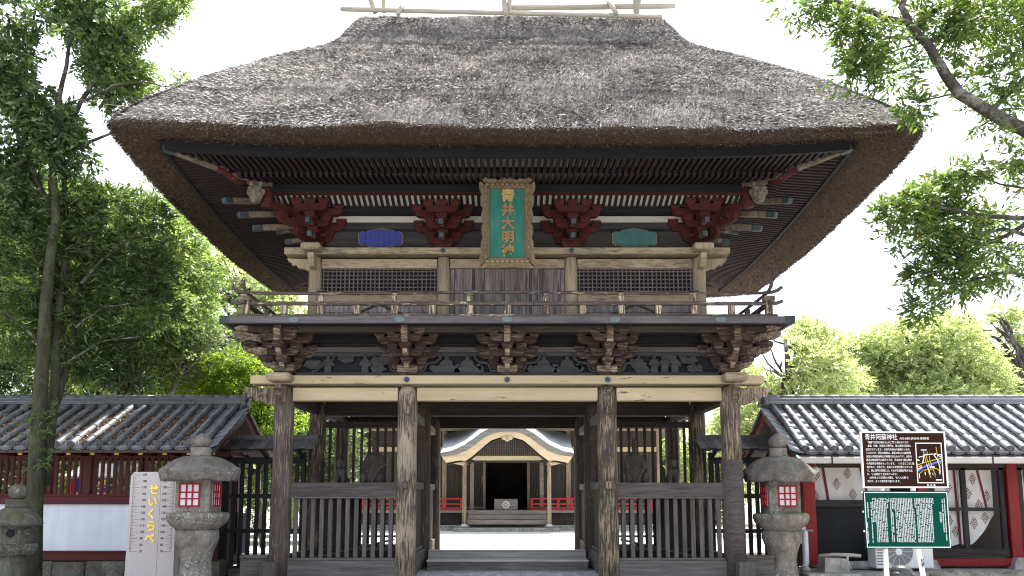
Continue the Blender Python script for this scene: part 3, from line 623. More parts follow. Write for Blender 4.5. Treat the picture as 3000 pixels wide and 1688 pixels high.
# upper storey ---------------------------------------------------------
for x in (-3.42, -1.136, 1.136, 3.42):
    for y in (UY, 4.6): P('upper_column', MB().lathe(x, y, [(.12, 4.44), (.117, 5.0), (.115, 5.6), (.1, 5.77), (.05, 5.79)], 20), 'col_up', smooth=True)
for y in (UY, 4.6): P('upper_plate_beam', MB().box(-3.94, 3.94, y - .2, y + .16, 5.794, 5.92, .012), 'cream_up')
for s in (-1, 1):
    P('upper_plate_beam', MB().box(s * 3.42 - .17, s * 3.42 + .17, UY - .48, 5.08, 5.815, 5.935, .028), 'col_up')
    x = s * 3.42
    P('beam_nose', MB().prism([(x + s * (.1 + a), z) for a, z in ((0, 5.74), (.4, 5.76), (.38, 5.71), (.31, 5.67), (.32, 5.63), (.24, 5.64), (.2, 5.58), (.1, 5.57), (0, 5.53))], UY - .05, UY + .05), 'col_up')
    P('beam_nose', MB().prism([(UY - .1, 5.76), (UY - .42, 5.76), (UY - .4, 5.68), (UY - .36, 5.66), (UY - .38, 5.62), (UY - .3, 5.55), (UY - .1, 5.53)], x - .05, x + .05, 'yz'), 'col_up')
    P('upper_side_wall', MB().box(x - .03, x + .03, UY + .1, 4.5, 4.44, 6.6), 'board_up'); P('upper_beam', MB().box(x - .06, x + .06, UY + .1, 4.5, 5.576, 5.745), 'cream_up')
    a, b = sorted((s * 1.25, s * 3.305))
    P('upper_beam', MB().box(a, b, UY - .06, UY + .06, 5.576, 5.745, .008), 'cream_up'); P('upper_beam', MB().box(a, b, UY - .05, UY + .05, 4.955, 5.145, .008), 'cream_up')
    for k in range(3): P('wall_plank', MB().box(a, b, UY - .02, UY + .03, 4.445 + k * .17, 4.612 + k * .17, .006), 'plank_z')
    for u in (0, 1):
        x0 = a + (b - a) * (.02 + u * .48); x1 = a + (b - a) * (.5 + u * .48)
        P('brace', MB().bar((x0, UY - .03, 4.5 if u == 0 else 4.93), (x1, UY - .03, 4.93 if u == 0 else 4.5), .03, .03), 'dark_x')
    LT = obj('lattice_window', MB().box(a, b, UY + .03, UY + .05, 5.147, 5.574).mesh('lattice_window', 'black', off=gz), G)
    P('lattice_frame', MB().box(a, b, UY - .035, UY + .0, 5.56, 5.576), 'lattice_x')
    n = 27; vb = MB().box(-.0095, .0095, UY - .025, UY, 5.147, 5.562).mesh('lattice_bar', 'lattice')
    for k in range(n): obj('lattice_bar', vb, LT, Vector((a + (b - a) * (k + .5) / n, 0, 0)) - gz)
    hb = MB().box(a, b, UY - .018, UY + .005, -.0095, .0095).mesh('lattice_bar', 'lattice_x')
    for k in range(6): obj('lattice_bar', hb, LT, Vector((0, 0, 5.165 + k * .072)) - gz)
P('upper_beam', MB().box(-1.02, 1.02, UY - .06, UY + .06, 5.576, 5.745, .008), 'cream_up')
for x0, x1, dz in ((-1.02, -.94, .02), (-.935, -.62, 0), (-.615, -.585, .02), (-.58, -.41, 0), (-.405, -.06, .008), (-.05, .05, .02), (.055, .39, .006), (.395, .43, .02), (.435, .575, 0), (.58, .63, .018), (.635, .95, .004), (.955, 1.02, .02)):
    P('door_plank', MB().box(x0, x1, UY - .02 + dz, UY + .04 + dz, 4.445, 5.574, .006), 'plank_z')
P('upper_rear_wall', MB().box(-3.4, 3.4, 4.57, 4.63, 4.44, 6.6), 'board_up')
P('frieze_board', MB().box(-3.45, 3.45, UY + .0, UY + .05, 5.921, 6.428), 'board_up'); P('frieze_board', MB().box(-3.45, 3.45, UY - .03, UY + .0, 6.27, 6.3), 'soot_x')
P('white_strip', MB().box(-3.9, 3.9, UY - .05, UY + .05, 6.43, 6.54, .005), 'white_dull'); P('frieze_beam', MB().box(-4.0, 4.0, UY - .26, UY - .08, 6.545, 6.635), 'soot_x'); P('frieze_beam', MB().box(-3.9, 3.9, UY - .06, UY + .04, 6.565, 6.7), 'soot_x')
for cx, m in ((-2.265, 'blueplaq'), (2.28, 'tealplaq')):
    out = [(-.39, 0), (-.385, .09), (-.33, .125), (-.25, .12), (-.21, .15), (-.1, .163), (0, .185)]
    top = out + [(-a, b) for a, b in out[-2::-1]]; low = [(a, -b * .93) for a, b in top[-2:0:-1]]
    poly = [(cx + a, 6.125 + b) for a, b in top + low]; big = [(cx + a * 1.035, 6.125 + b * 1.07) for a, b in top + low]
    P('plaque_rim', MB().prism(big, UY - .035, UY - .002), 'goldrim'); P('cusped_plaque', MB().prism(poly, UY - .05, UY - .036), m)
P('rib_panel', MB().prism([(-.17, 6.745), (.12, 6.655), (.12, 6.665), (-.17, 6.76)], -4.05, 4.05, 'yz'), 'rib_white')
rb = MB().prism([(-.18, 6.715), (.12, 6.62), (.12, 6.652), (-.18, 6.742)], -.026, .026, 'yz').mesh('ceiling_rib', 'soot_y')
for k in range(-41, 42): obj('ceiling_rib', rb, G, Vector((k * .1, 0, 0)) - gz)
P('eave_purlin', MB().box(-4.2, 4.2, -.3, -.19, 6.735, 6.89, .01), 'soot_x'); P('eave_purlin', MB().box(-4.2, 4.2, -.305, -.2, 6.72, 6.733), 'redbr')
for s in (-1, 1): P('eave_purlin', MB().box(s * 4.0 - .06, s * 4.0 + .06, -.18, 5.3, 6.735, 6.89), 'soot_y')

# rafters -------------------------------------------------------------------
def lift(v): return .14 * max(0.0, (abs(v) - 2.6) / 2.9) ** 2
def lift2(s): return .13 - .17 * (1 - min(1, abs(s) / 4.1) ** 2) - .125 * (1 + max(-1, min(1, s / 4.1)))     # the side eaves sag
def side_pt(kind, s, d, z):
    """kind 0 front, 1/2 sides: s along the eave (0 = middle), d outwards distance from the upper wall line"""
    if kind == 0: return Vector((s, UY - d, z))
    x = (3.42 + d) * (1 if kind == 1 else -1); return Vector((x, 2.5 + s, z))
n_r = 0; rest = MB(); rest2 = MB()
for kind in (0, 1, 2):
    half = 5.27 if kind == 0 else 4.08; wall = 3.42 if kind == 0 else 2.1
    N = int(half / .103)
    order = sorted(range(-N, N + 1), key=lambda k: (abs(k) if kind == 0 else k))
    for k in order:
        s = k * .103; hipd = abs(s) - wall           # inside of the hip line
        lf = lift(s) if kind == 0 else lift2(s); lg = lf * (.5 if kind == 0 else .8); lh = 0 if kind == 0 else lf * .45
        d0 = max(1.2, hipd + .03)
        mats = ('raft_red', 'raft_red') if kind == 0 else ('raft_redx', 'raft_redx')
        if d0 < 1.95:
            m = MB().bar(side_pt(kind, s, 1.99, 6.875 + lf), side_pt(kind, s, d0, 6.93 + lg), .05, .08)
            near = kind == 0 or k < -6
            if near and n_r < 296: m.build('rafter', mats[0], G); n_r += 1
            else: rest.add(m.v, m.f)
        d1 = max(.1, hipd + .03)
        if d1 < 1.1:
            f = lambda d: 6.853 + (1.2 - d) / .6 * .1 + lh
            m = MB().bar(side_pt(kind, s, 1.27, f(1.27)), side_pt(kind, s, d1, f(d1)), .05, .085)
            if (kind == 0 or k < -14) and n_r < 296: m.build('rafter', mats[1], G); n_r += 1
            else: rest2.add(m.v, m.f)
stuff(rest.build('rafters', 'raft_redx', G)); stuff(rest2.build('rafters', 'raft_redx', G))
for kind in (0, 1, 2):
    half = 5.4 if kind == 0 else 4.13; wall = 3.42 if kind == 0 else 2.1
    S = np.linspace(-half, half, 41)
    kb = MB(); ki = MB(); sof = MB(); sof2 = MB()
    for a, b in zip(S[:-1], S[1:]):
        la, lb = [lift(q) if kind == 0 else lift2(q) for q in (a, b)]; kf = .5 if kind == 0 else .8
        def strip(mb, d0, d1, za0, za1, zb0, zb1, sa=a, sb=b):
            mb.add([side_pt(kind, sa, d0, za0), side_pt(kind, sb, d0, zb0), side_pt(kind, sb, d0, zb1), side_pt(kind, sa, d0, za1), side_pt(kind, sa, d1, za0), side_pt(kind, sb, d1, zb0), side_pt(kind, sb, d1, zb1), side_pt(kind, sa, d1, za1)],
                   [(0, 1, 2, 3), (4, 7, 6, 5), (0, 4, 5, 1), (3, 2, 6, 7), (0, 3, 7, 4), (1, 5, 6, 2)])
        strip(kb, 1.96, 2.02, 6.815 + la, 6.995 + la, 6.815 + lb, 6.995 + lb)
        if max(abs(a), abs(b)) < wall + 1.25: strip(ki, 1.17, 1.235, 6.89 + la * kf, 6.97 + la * kf, 6.89 + lb * kf, 6.97 + lb * kf)
        mid = abs(a + b) / 2 - wall
        if mid < 1.9: strip(sof, 1.955, max(1.18, mid), 6.975 + la, 6.99 + la, 6.975 + lb, 6.99 + lb)
        h_ = [0 if kind == 0 else q * .45 for q in (la, lb)]; f2 = lambda d: 6.9 + (1.18 - d) / .6 * .1; m_ = max(.06, mid)
        if mid < 1.1: sof2.add([side_pt(kind, a, 1.18, f2(1.18) + h_[0]), side_pt(kind, b, 1.18, f2(1.18) + h_[1]), side_pt(kind, b, m_, f2(m_) + h_[1]), side_pt(kind, a, m_, f2(m_) + h_[0])], [(0, 1, 2, 3)])
    kb.build('eave_board', 'soot_x', G); ki.build('middle_eave_board', 'soot_x', G)
    sof.build('soffit_board', 'white_dull', G); sof2.build('soffit_board', 'white_dull', G)
for s in (-1, 1):
    hp = lambda d, z: (s * (3.42 + d), UY - d, z)
    P('hip_rafter', MB().bar(hp(.2, 6.9), hp(1.18, 6.84), .11, .11, .01), 'odaruki'); P('hip_rafter', MB().bar(hp(1.22, 6.90), hp(1.98, 7.0), .1, .1, .01), 'odaruki')
    P('hip_joint', MB().tube([hp(1.0, 6.8), hp(1.1, 6.79), hp(1.18, 6.83), hp(1.26, 6.885), hp(1.36, 6.9)], .062, 8), 'redbr', smooth=True)
    P('hip_tip', MB().bar(hp(1.86, 6.97), hp(2.0, 7.0), .112, .112, .01), 'tealtip')
    for (px0, py0, Y0), (px1, py1, Y1) in (((655, 588, -.62), (757, 590, .05)), ((697, 630, -.3), (820, 627, .25)), ((740, 669, .05), (865, 664, .36))):
        a, b = at(px0, py0, Y0), at(px1, py1, Y1); a.x *= -s; b.x *= -s
        c = a.lerp(b, .22)
        P('tail_rafter', MB().bar(c, b, .1, .1, .01), 'odaruki'); P('tail_rafter_tip', MB().bar(a, c, .106, .106, .012), 'tealtip')
    # demon mask under the hip rafter
    mc = at(750, 566, -.75); mc.x = mc.x * -s
    m = MB()
    def E(dx, dy, dz, r): m.ell((mc.x + 1.25 * dx * s, mc.y + 1.25 * dy, mc.z + 1.25 * dz), tuple(1.25 * q_ for q_ in r), 10, 8)
    E(0, 0, 0, (.105, .09, .125)); E(0, -.01, -.075, (.08, .085, .07))
    for q in (-1, 1): E(q * .048, -.082, .045, (.045, .03, .018)); E(q * .045, -.075, .012, (.022, .022, .016)); E(q * .06, -.06, -.03, (.035, .04, .035)); E(q * .105, .0, .02, (.02, .03, .045)); E(q * .06, -.02, .12, (.03, .03, .04))
    E(0, -.1, -.01, (.024, .035, .04)); E(0, -.095, -.026, (.04, .028, .016)); E(0, -.085, -.066, (.055, .03, .012)); E(0, -.08, -.098, (.05, .03, .012)); E(0, -.07, -.13, (.04, .03, .025))
    remesh(P('demon_mask', m, 'mask', smooth=True), .011, 1)
    P('mask_support', MB().tube([(mc.x - s * .13, mc.y + .12, mc.z + .14), (mc.x - s * .16, mc.y + .14, mc.z), (mc.x - s * .14, mc.y + .12, mc.z - .2)], [.09, .075, .1], 8), 'redbr', smooth=True)

# thatched roof ------------------------------------------------------------
PU = np.array([0, .02, .04, .06, .08, .10, .12, .14, .17, .21, .27, .34, .424, .556, .722, .82, .89, .96, 1.0]); PZ = np.array([11.64, 11.62, 11.54, 11.43, 11.3, 11.16, 11.01, 10.86, 10.68, 10.49, 10.26, 10.0, 9.69, 9.17, 8.5, 8.06, 7.76, 7.43, 7.19])
AL, BL, AR, BR = 2.98, 6.02, 3.12, 6.28
_ph = rng.uniform(0, 6.28, (14, 4)); _fr = rng.normal(0, 1, (14, 3)) * np.array([1.5, 1.5, 1.5]) * np.linspace(.5, 5, 14)[:, None]
def snoise(p):
    v = np.zeros(len(p))
    for i in range(14): v += np.sin(p @ _fr[i] + _ph[i, 0]) / (1 + i * .5)
    return v / 3
def surf(side, u, t):
    """side 0 front, 1 right, 2 back, 3 left; u ridge->eave, t along -1..1"""
    xl = AL + (BL - AL) * u; xr = AR + (BR - AR) * u; at_ = np.abs(t)
    z = np.interp(u, PU, PZ); sag = .13 * u ** 2 * (1 - at_ ** 3)
    # laps in the thatch
    for uu, hh in ((.115, .07), (.79, .085)): z = z - hh * (u > uu) * np.exp(-np.maximum(0, u - uu) * 16) * (1 - at_ ** 8)
    if side in (0, 2):
        x = np.where(t < 0, t * xl, t * xr); y = 2.5 + (-1 if side == 0 else 1) * 4.75 * u
        z = z - sag - .09 * u * np.maximum(t, 0) - (.25 * u ** 2 if side == 2 else 0)
    else:
        x = (xr if side == 1 else -xl); y = 2.5 + 4.75 * u * t; z = z - (.17 * (1 - at_ ** 2) + .125 * (1 + t)) * u ** 2 - (.09 * u if side == 1 else 0)
    x = x + 0 * t; y = y + 0 * t
    # rounded corners of the eave
    if side in (1, 3):
        x = x + (1 if side == 1 else -1) * .12 * u ** 3 * (1 - at_ ** 4)
    k = np.maximum(0, at_ - .93) / .07 * u ** 3
    if side in (0, 2): y = y - (y - 2.5) * .03 * k ** 2
    else: x = x * (1 - .022 * k ** 2)
    return np.stack([x, y, z], -1)
def disp(p, side, t):
    nz = snoise(p * np.array([1, 1, 1.6])); n2 = snoise(p * 3.7 + 5); edge = 1 - np.abs(t) ** 12; p = p.copy()
    p[:, 2] += (.045 * nz + .02 * n2) * edge
    if side in (0, 2): p[:, 1] += (-1 if side == 0 else 1) * .03 * n2 * edge
    return p
def grid(side, nu, nt):
    u = np.concatenate([np.linspace(0, .16, nu // 3), np.linspace(.17, 1, nu - nu // 3)]); t = np.linspace(-1, 1, nt)
    U, Tt = np.meshgrid(u, t, indexing='ij'); p = surf(side, U.ravel(), Tt.ravel())
    p = disp(p, side, Tt.ravel()); nu = len(u)
    i, j = np.meshgrid(np.arange(nu - 1), np.arange(nt - 1), indexing='ij'); a = (i * nt + j).ravel()
    return p, np.stack([a, a + 1, a + nt + 1, a + nt], -1)
    # rolled rim under the eave
    last = p[-nt:].copy(); out = np.array({0: (0, -1, 0), 2: (0, 1, 0), 1: (1, 0, 0), 3: (-1, 0, 0)}[side]) * 1.0
    wob = (.012 * snoise(last * 4))[:, None]
    r1 = last + out * (.02 + wob) + np.array([0, 0, -.035]); r2 = last + out * (-.015 + wob) + np.array([0, 0, -.085]); r3 = last - out * .12 + np.array([0, 0, -.1])
    P_ = np.concatenate([p, r1, r2, r3]); rows = nu + 3
    i, j = np.meshgrid(np.arange(rows - 1), np.arange(nt - 1), indexing='ij'); a = (i * nt + j).ravel()
    return P_, np.stack([a, a + 1, a + nt + 1, a + nt], -1)
Vs, Fs, o_ = [], [], 0
for side, nt in ((0, 170), (1, 90), (2, 60), (3, 90)):
    v, f = grid(side, 84, nt); Vs.append(v); Fs.append(f + o_); o_ += len(v)
off = np.array(gz)
roof = obj('thatched_roof', fast_mesh('thatched_roof', np.concatenate(Vs) - off, np.concatenate(Fs), 'thatch', True), G)
def ring(n=60):
    o, i_, e_, e2 = [], [], [], []
    for side in range(4):
        t = np.linspace(-1, 1, n, endpoint=False); t = t if side in (0, 1) else -t
        p = disp(surf(side, np.ones(n), t), side, t); e_.append(p.copy()); w_ = (.015 * snoise(p * 4))[:, None]; out = np.array({0: (0, -1, 0), 2: (0, 1, 0), 1: (1, 0, 0), 3: (-1, 0, 0)}[side]) * 1.0; e2.append(p + out * (.012 + w_) + np.array([0, 0, -.045])); p = p + out * (w_ - .02); p[:, 2] -= .1; o.append(p)
        q = p.copy(); xl, xr = 5.42, 5.46
        c = np.abs(t); zc = (6.99 + .13 * np.maximum(0, (c - .45) / .55) ** 2) if side in (0, 2) else 7.12 - .17 * (1 - c ** 2) - .125 * (1 + t)
        if side == 2: zc = zc - .25
        if side in (0, 2): q[:, 0] = np.where(t < 0, t * xl, t * xr); q[:, 1] = -1.61 if side == 0 else 6.61
        else: q[:, 0] = xr if side == 1 else -xl; q[:, 1] = 2.5 + t * 4.11
        q[:, 2] = zc; i_.append(q)
    return [np.concatenate(q_) for q_ in (o, i_, e_, e2)]
ro, ri, re_, re2 = ring(); K = len(ro); lv = [re_, re2, ro, ro * .66 + ri * .34, ro * .33 + ri * .67, ri, ri + np.array([0, 0, .05])]
V = np.concatenate(lv); V[3 * K:5 * K, 2] += .02 * snoise(V[3 * K:5 * K] * 3)
F = np.concatenate([np.stack([np.arange(K) + r * K, (np.arange(K) + 1) % K + r * K, (np.arange(K) + 1) % K + (r + 1) * K, np.arange(K) + (r + 1) * K], -1) for r in range(6)])
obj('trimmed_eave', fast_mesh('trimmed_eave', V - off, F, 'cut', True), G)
st = MB()                                           # thin straw line at the inner edge of the trimmed thatch
kk = [tuple(p + np.array([0, 0, -.005])) for p in ri[:60]]
P('straw_edge', MB().tube(kk, .007, 4), 'odaruki')
def straws(N, side, lmin, lmax, mode='face'):
    u = np.sqrt(rng.uniform(.0, 1, N)) if side in (1, 3) else rng.beta(1.25, 1, N); t = rng.uniform(-1, 1, N)
    if mode == 'rim': u = 1 - np.abs(rng.normal(0, .012, N))
    u = np.clip(u, 0, 1)
    p = surf(side, u, t); e = 1e-3
    du = surf(side, np.clip(u + e, 0, 1.01), t) - surf(side, u - e, t); du /= np.linalg.norm(du, axis=1)[:, None] + 1e-9
    dt = surf(side, u, t + e) - surf(side, u, t - e); dt /= np.linalg.norm(dt, axis=1)[:, None] + 1e-9
    nn = np.cross(dt, du) if side in (0, 1) else np.cross(du, dt); nn *= np.sign(nn[:, 2:3] + 1e-9)
    p[:, 2] += (.045 * snoise(p * np.array([1, 1, 1.6])) + .02 * snoise(p * 3.7 + 5)) * (1 - np.abs(t) ** 12)
    L = rng.uniform(lmin, lmax, N)[:, None]; L[rng.random(N) < .006] *= 2.2
    fan = dt * (t ** 3 * u)[:, None] * .8           # straw fans out at the corners
    d = du * rng.uniform(.55, 1, N)[:, None] + dt * rng.normal(0, .42, N)[:, None] + nn * (rng.uniform(.12, .6, N) if mode == 'face' else rng.uniform(-.25, .35, N))[:, None] + fan
    d /= np.linalg.norm(d, axis=1)[:, None]
    s = np.cross(d, nn + rng.normal(0, .6, (N, 3))); s /= np.linalg.norm(s, axis=1)[:, None] + 1e-9
    w = rng.uniform(.003, .008, N)[:, None]
    p = p - nn * .012
    V = np.stack([p - s * w, p + s * w, p + d * L + s * w * .5, p + d * L - s * w * .5], 1).reshape(-1, 3)
    return V
Vv = np.concatenate([straws(150000, 0, .03, .11), straws(14000, 0, .03, .09, 'rim'), straws(20000, 1, .07, .2), straws(20000, 3, .07, .2), straws(5500, 1, .04, .1, 'rim'), straws(5500, 3, .04, .1, 'rim'), straws(9000, 2, .07, .2)])
stuff(obj('straw', fast_mesh('straw', Vv - off, np.arange(len(Vv)).reshape(-1, 4), 'straw'), roof))
def rim_straws(N):
    a = rng.integers(0, K, N); q = rng.uniform(0, 1, (N, 1)); w_ = rng.random((N, 1)) ** 1.3; j = (a + 1) % K
    lo = re2[a] * (1 - q) + re2[j] * q; hi = ri[a] * (1 - q) + ri[j] * q; mid_ = ro[a] * (1 - q) + ro[j] * q
    p = np.where(w_ < .25, lo + (mid_ - lo) * (w_ / .25), mid_ + (hi - mid_) * ((w_ - .25) / .75)); out = lo - hi; out[:, 2] = 0; out /= np.linalg.norm(out, axis=1)[:, None]
    p[:, 2] -= .012; d = out * rng.uniform(.2, 1, (N, 1)) + np.array([0, 0, -1.0]) * rng.uniform(.1, .8, (N, 1)) + rng.normal(0, .3, (N, 3)); d /= np.linalg.norm(d, axis=1)[:, None]
    s = np.cross(d, rng.normal(0, 1, (N, 3))); s /= np.linalg.norm(s, axis=1)[:, None]; L = rng.uniform(.02, .06, (N, 1)); wd = rng.uniform(.003, .006, (N, 1))
    return np.stack([p - s * wd, p + s * wd, p + d * L + s * wd * .5, p + d * L - s * wd * .5], 1).reshape(-1, 3)
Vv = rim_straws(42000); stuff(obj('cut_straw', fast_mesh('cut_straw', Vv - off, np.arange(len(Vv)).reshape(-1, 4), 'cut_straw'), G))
# bamboo on the ridge
def pole(a, b, r, mat='bamboo'):
    a, b = Vector(a), Vector(b); pts = [a.lerp(b, k / 12) for k in range(13)]
    m = MB().tube(pts, [r * (1.05 if k % 2 else .99) for k in range(13)], 10); return P('ridge_pole', m, mat, smooth=True)
pole(at(998, 27, 2.05), at(1940, 49, 2.05), .048); pole(at(1480, 24, 2.7), at(1977, 17, 2.7), .06)
for (ax, ay), (bx, by), r in (((1095, 26), (1081, -10), .05), (((1125, 24)), (1122, -12), .04), ((1479, 26), (1476, -14), .055), ((1492, 22), (1493, -14), .05), ((1864, 44), (1868, 15), .06), ((1862, 20), (1862, -16), .05)):
    a, b = at(ax, ay, 2.1), at(bx, by, 2.0); d = b - a; pole(a - d * .4, b + d * 1.6, r)
for x in (-2.2, -.03, 2.2): P('ridge_pole', MB().tube([(x, 1.6, 11.2), (x, 2.5, 12.0), (x, 2.9, 12.3)], .05, 8), 'bamboo', smooth=True)

# name plaque hung from the eave ------------------------------------------------
K_ = thing('name_plaque', 'carved and flared frame around a teal board with gold characters, hung from the eave', 'plaque', (0, -.42, 5.4))
K_.rotation_euler = (R(7), 0, 0)
def KP(n, mb, m, par=K_, smooth=False): return mb.build(n, m, par, smooth, local=True)
fz0, fz1 = .14, 1.3
KP('board', MB().box(-.3, .3, -.02, .03, fz0, fz1), 'teal')
for a in (-.305, .292): KP('red_liner', MB().box(a, a + .013, -.03, .02, fz0, fz1), 'redline')
for a in (fz0 - .013, fz1): KP('red_liner', MB().box(-.305, .305, -.03, .02, a, a + .013), 'redline')
def flare(side):
    """one carved, outward-leaning side of the frame, front edge lobed"""
    n = 40; vs = []; fs = []
    for i in range(n + 1):
        q = i / n; lob = .036 * abs(math.sin(q * math.pi * 6)) ** .7
        fl = .055 * abs(2 * q - 1) ** 3
        if side in (-1, 1):
            z = fz0 - .15 + (fz1 - fz0 + .26) * q; x0 = .305; x1 = .4 + lob + fl; zi = min(max(z, fz0 - .01), fz1 + .01)
            A = [(side * x0, -.03, zi), (side * x1, -.12, z), (side * (x1 - .02), -.03, z), (side * x0, .03, zi)]
        else:
            x = -.45 + .9 * q; xi = max(-.305, min(.305, x)); k = -1 if side == 0 else 1; z0 = fz0 - .012 if side == 0 else fz1 + .012
            z1 = z0 + k * (.1 + lob + fl * 1.3 + (.04 * math.exp(-((q - .5) * 9) ** 2)))
            A = [(xi, -.03, z0), (x, -.14 if side == 0 else -.1, z1), (x, -.04, z1 + (.03 if side == 0 else -.02)), (xi, .03, z0)]
        vs += A
    for i in range(n):
        for a in range(4): fs.append((i * 4 + a, i * 4 + (a + 1) % 4, (i + 1) * 4 + (a + 1) % 4, (i + 1) * 4 + a))
    m = MB().add(vs, fs)
    return m
for sd, mt in ((-1, 'frame_carve'), (1, 'frame_carve'), (0, 'goldrim'), (2, 'frame_carve')):
    f = KP('carved_frame', flare(sd), mt)
    for q in range(9):
        if sd in (-1, 1): c = (sd * .365, -.085, fz0 + .02 + q * .145); rr = (.035, .018, .045)
        else: c = (-.33 + q * .083, -.1, (fz0 - .075) if sd == 0 else fz1 + .06); rr = (.04, .018, .026)
        KP('carved_lobe', MB().ell(c, rr, 8, 6), mt, f, True)
for k in range(5):
    o = obj('gold_character', T['gaku%d' % k], K_, (.01, -.027, 1.165 - k * .23 + (.0 if k else .01)), UP); o.scale = (.84, .8, 1)
# ------------------------------------------------------------ tiled side buildings

def half_tube(L, r0, r1, n=7):
    vs = []; fs = []
    prof = [(0, r0), (-.012, r1), (-L + .03, r1 * .97), (-L, r1 * 1.02)]
    prof = [(0, r0), (-L * .5, (r0 + r1) / 2), (-L + .012, r1), (-L, r1 * .93)]
    for y, r in prof:
        for k in range(n): t = math.pi * k / (n - 1); vs.append((r * math.cos(t), y, r * math.sin(t) * 1.05))
    for i in range(3):
        for k in range(n - 1): fs.append((i * n + k, i * n + k + 1, (i + 1) * n + k + 1, (i + 1) * n + k))
    fs.append(tuple(3 * n + k for k in range(n)))
    return MB().add(vs, fs)
def pan(L=.29, w=.27):
    vs = []; fs = []; xs = [-.5, -.25, 0, .25, .5]
    for y, lift_ in ((0, -.008), (-L, .010)):
        for x in xs: vs.append((x * w, y, lift_ + .06 * x * x - .002))
    for x in xs: vs.append((x * w, -L, .010 + .06 * x * x - .022))
    for i in range(2):
        for k in range(4): fs.append((i * 5 + k, i * 5 + k + 1, (i + 1) * 5 + k + 1, (i + 1) * 5 + k))
    return MB().add(vs, fs)
def gallery(s, label, tile, xe, xf, redm, nrot):
    g = thing('side_building', label, 'building', (s * (xe + xf) / 2, 2.6, 0))
    zr = 3.32; ze = 2.42 if s < 0 else 2.31; SL = math.atan2(zr - ze, 1.85)
    rf = MB().prism([(.72, ze - .05), (2.6, zr - .03), (4.48, ze - .05), (4.48, ze - .1), (2.6, zr - .1), (.72, ze - .1)], s * xe, s * xf, 'yz').build('tiled_roof', 'hall_dark', g)
    rt = half_tube(.31, .053, .062).mesh('round_tile', tile, True); pt = pan().mesh('pan_tile', tile, True)
    et = MB(); et.tube([(0, -.05, .045), (0, .02, .045)], .07, 14)
    for a in (.05, .025): et.tube([(a * math.cos(k * .7), -.054, .045 + a * math.sin(k * .7)) for k in range(10)], .006, 4)
    et = et.mesh('eave_tile', 'tile_end', True)
    lp = MB()
    for k in range(4): x0 = -.115 + k * .0575; lp.box(x0, x0 + .057, -.012, .012, -.05 - .02 * (1 - abs(k - 1.5) / 1.5), .015 - .03 * (1 - abs(k - 1.5) / 1.5))
    lp = lp.mesh('eave_lip', 'tile_end')
    org = Vector((s * (xe + xf) / 2, 2.6, 0)); dn = Vector((0, -math.cos(SL), -math.sin(SL)))
    x = xe + .2; i = 0
    while x < xf - .05:
        top = Vector((s * x, 2.6 - .08, zr - .0)) + Vector((0, 0, .03))
        for k in range(7):
            o = obj('round_tile', rt, rf, top + dn * (k * .285 + .0) - org, (SL + random.uniform(-.012, .012), 0, random.uniform(-.02, .02)))
            o.location.z += random.uniform(-.006, .006)
        o = obj('eave_tile', et, rf, top + dn * 1.99 - org, (SL * .25, 0, 0)); o.location.z -= .045
        for k in range(8):
            obj('pan_tile', pt, rf, Vector((s * (x + .13), 2.52, zr - .008)) + dn * (k * .25) - org, (SL + random.uniform(-.012, .012), random.uniform(-.015, .015), 0))
        o = obj('eave_lip', lp, rf, Vector((s * (x + .13), 2.52, zr + .0)) + dn * 2.0 - org); o.location.z -= .012
        x += .2595; i += 1
    m = MB(); x = xe + .2
    while x < xf - .05:
        b = half_tube(2.1, .053, .06); m.add([(s * x + v[0], 2.68 - v[1] * math.cos(SL) + v[2] * math.sin(SL), zr + v[1] * math.sin(SL) + v[2] * math.cos(SL)) for v in b.v], b.f); x += .2595
    stuff(m.build('rear_tiles', tile, rf))
    # ridge
    rg = MB().box(*sorted((s * (xe + .1), s * xf)), 2.5, 2.7, zr - .05, zr + .06).build('ridge', 'tile_end', g)
    for k, (w, z0, z1) in enumerate(((.17, 3.375, 3.405), (.155, 3.41, 3.437), (.14, 3.442, 3.468), (.128, 3.473, 3.497))):
        L = .9; q = xe + .12 + (k % 2) * .4
        a = xe + .1
        while a < xf:
            b = min(q, xf); MB().box(*sorted((s * a, s * (b - .006))), 2.6 - w, 2.6 + w, z0, z1, .006).build('ridge_tile', tile, rg); a = q; q += L
    a = xe + .08
    while a < xf:
        b = min(a + .3, xf); MB().tube([(s * a, 2.6, 3.515), (s * (b - .02), 2.6, 3.515), (s * (b - .004), 2.6, 3.515)], [.058, .06, .064], 10).build('ridge_cap_tile', tile, rg, True); a = b
    e = MB(); X = s * (xe + .05)
    e.prism([(2.6 - .2, 3.33), (2.6 - .21, 3.42), (2.6 - .14, 3.45), (2.6 - .15, 3.53), (2.6 - .06, 3.6), (2.6 + .06, 3.6), (2.6 + .15, 3.53), (2.6 + .14, 3.45), (2.6 + .21, 3.42), (2.6 + .2, 3.33)], X - .05, X + .05, 'yz')
    for q in (-1, 1): e.ell((X, 2.6 + q * .16, 3.4), (.065, .05, .06), 10, 6); e.ell((X, 2.6 + q * .08, 3.53), (.06, .05, .05), 10, 6)
    e.build('ridge_end_tile', 'tile_end', g, True)
    # verge: a curved row of tiles down the gable and red bargeboards
    for k in range(8):
        p = Vector((s * (xe + .07), 2.52, zr - .004)) + dn * (k * .25); o = obj('verge_tile', pt, rf, p - org, (SL, s * .28, 0))
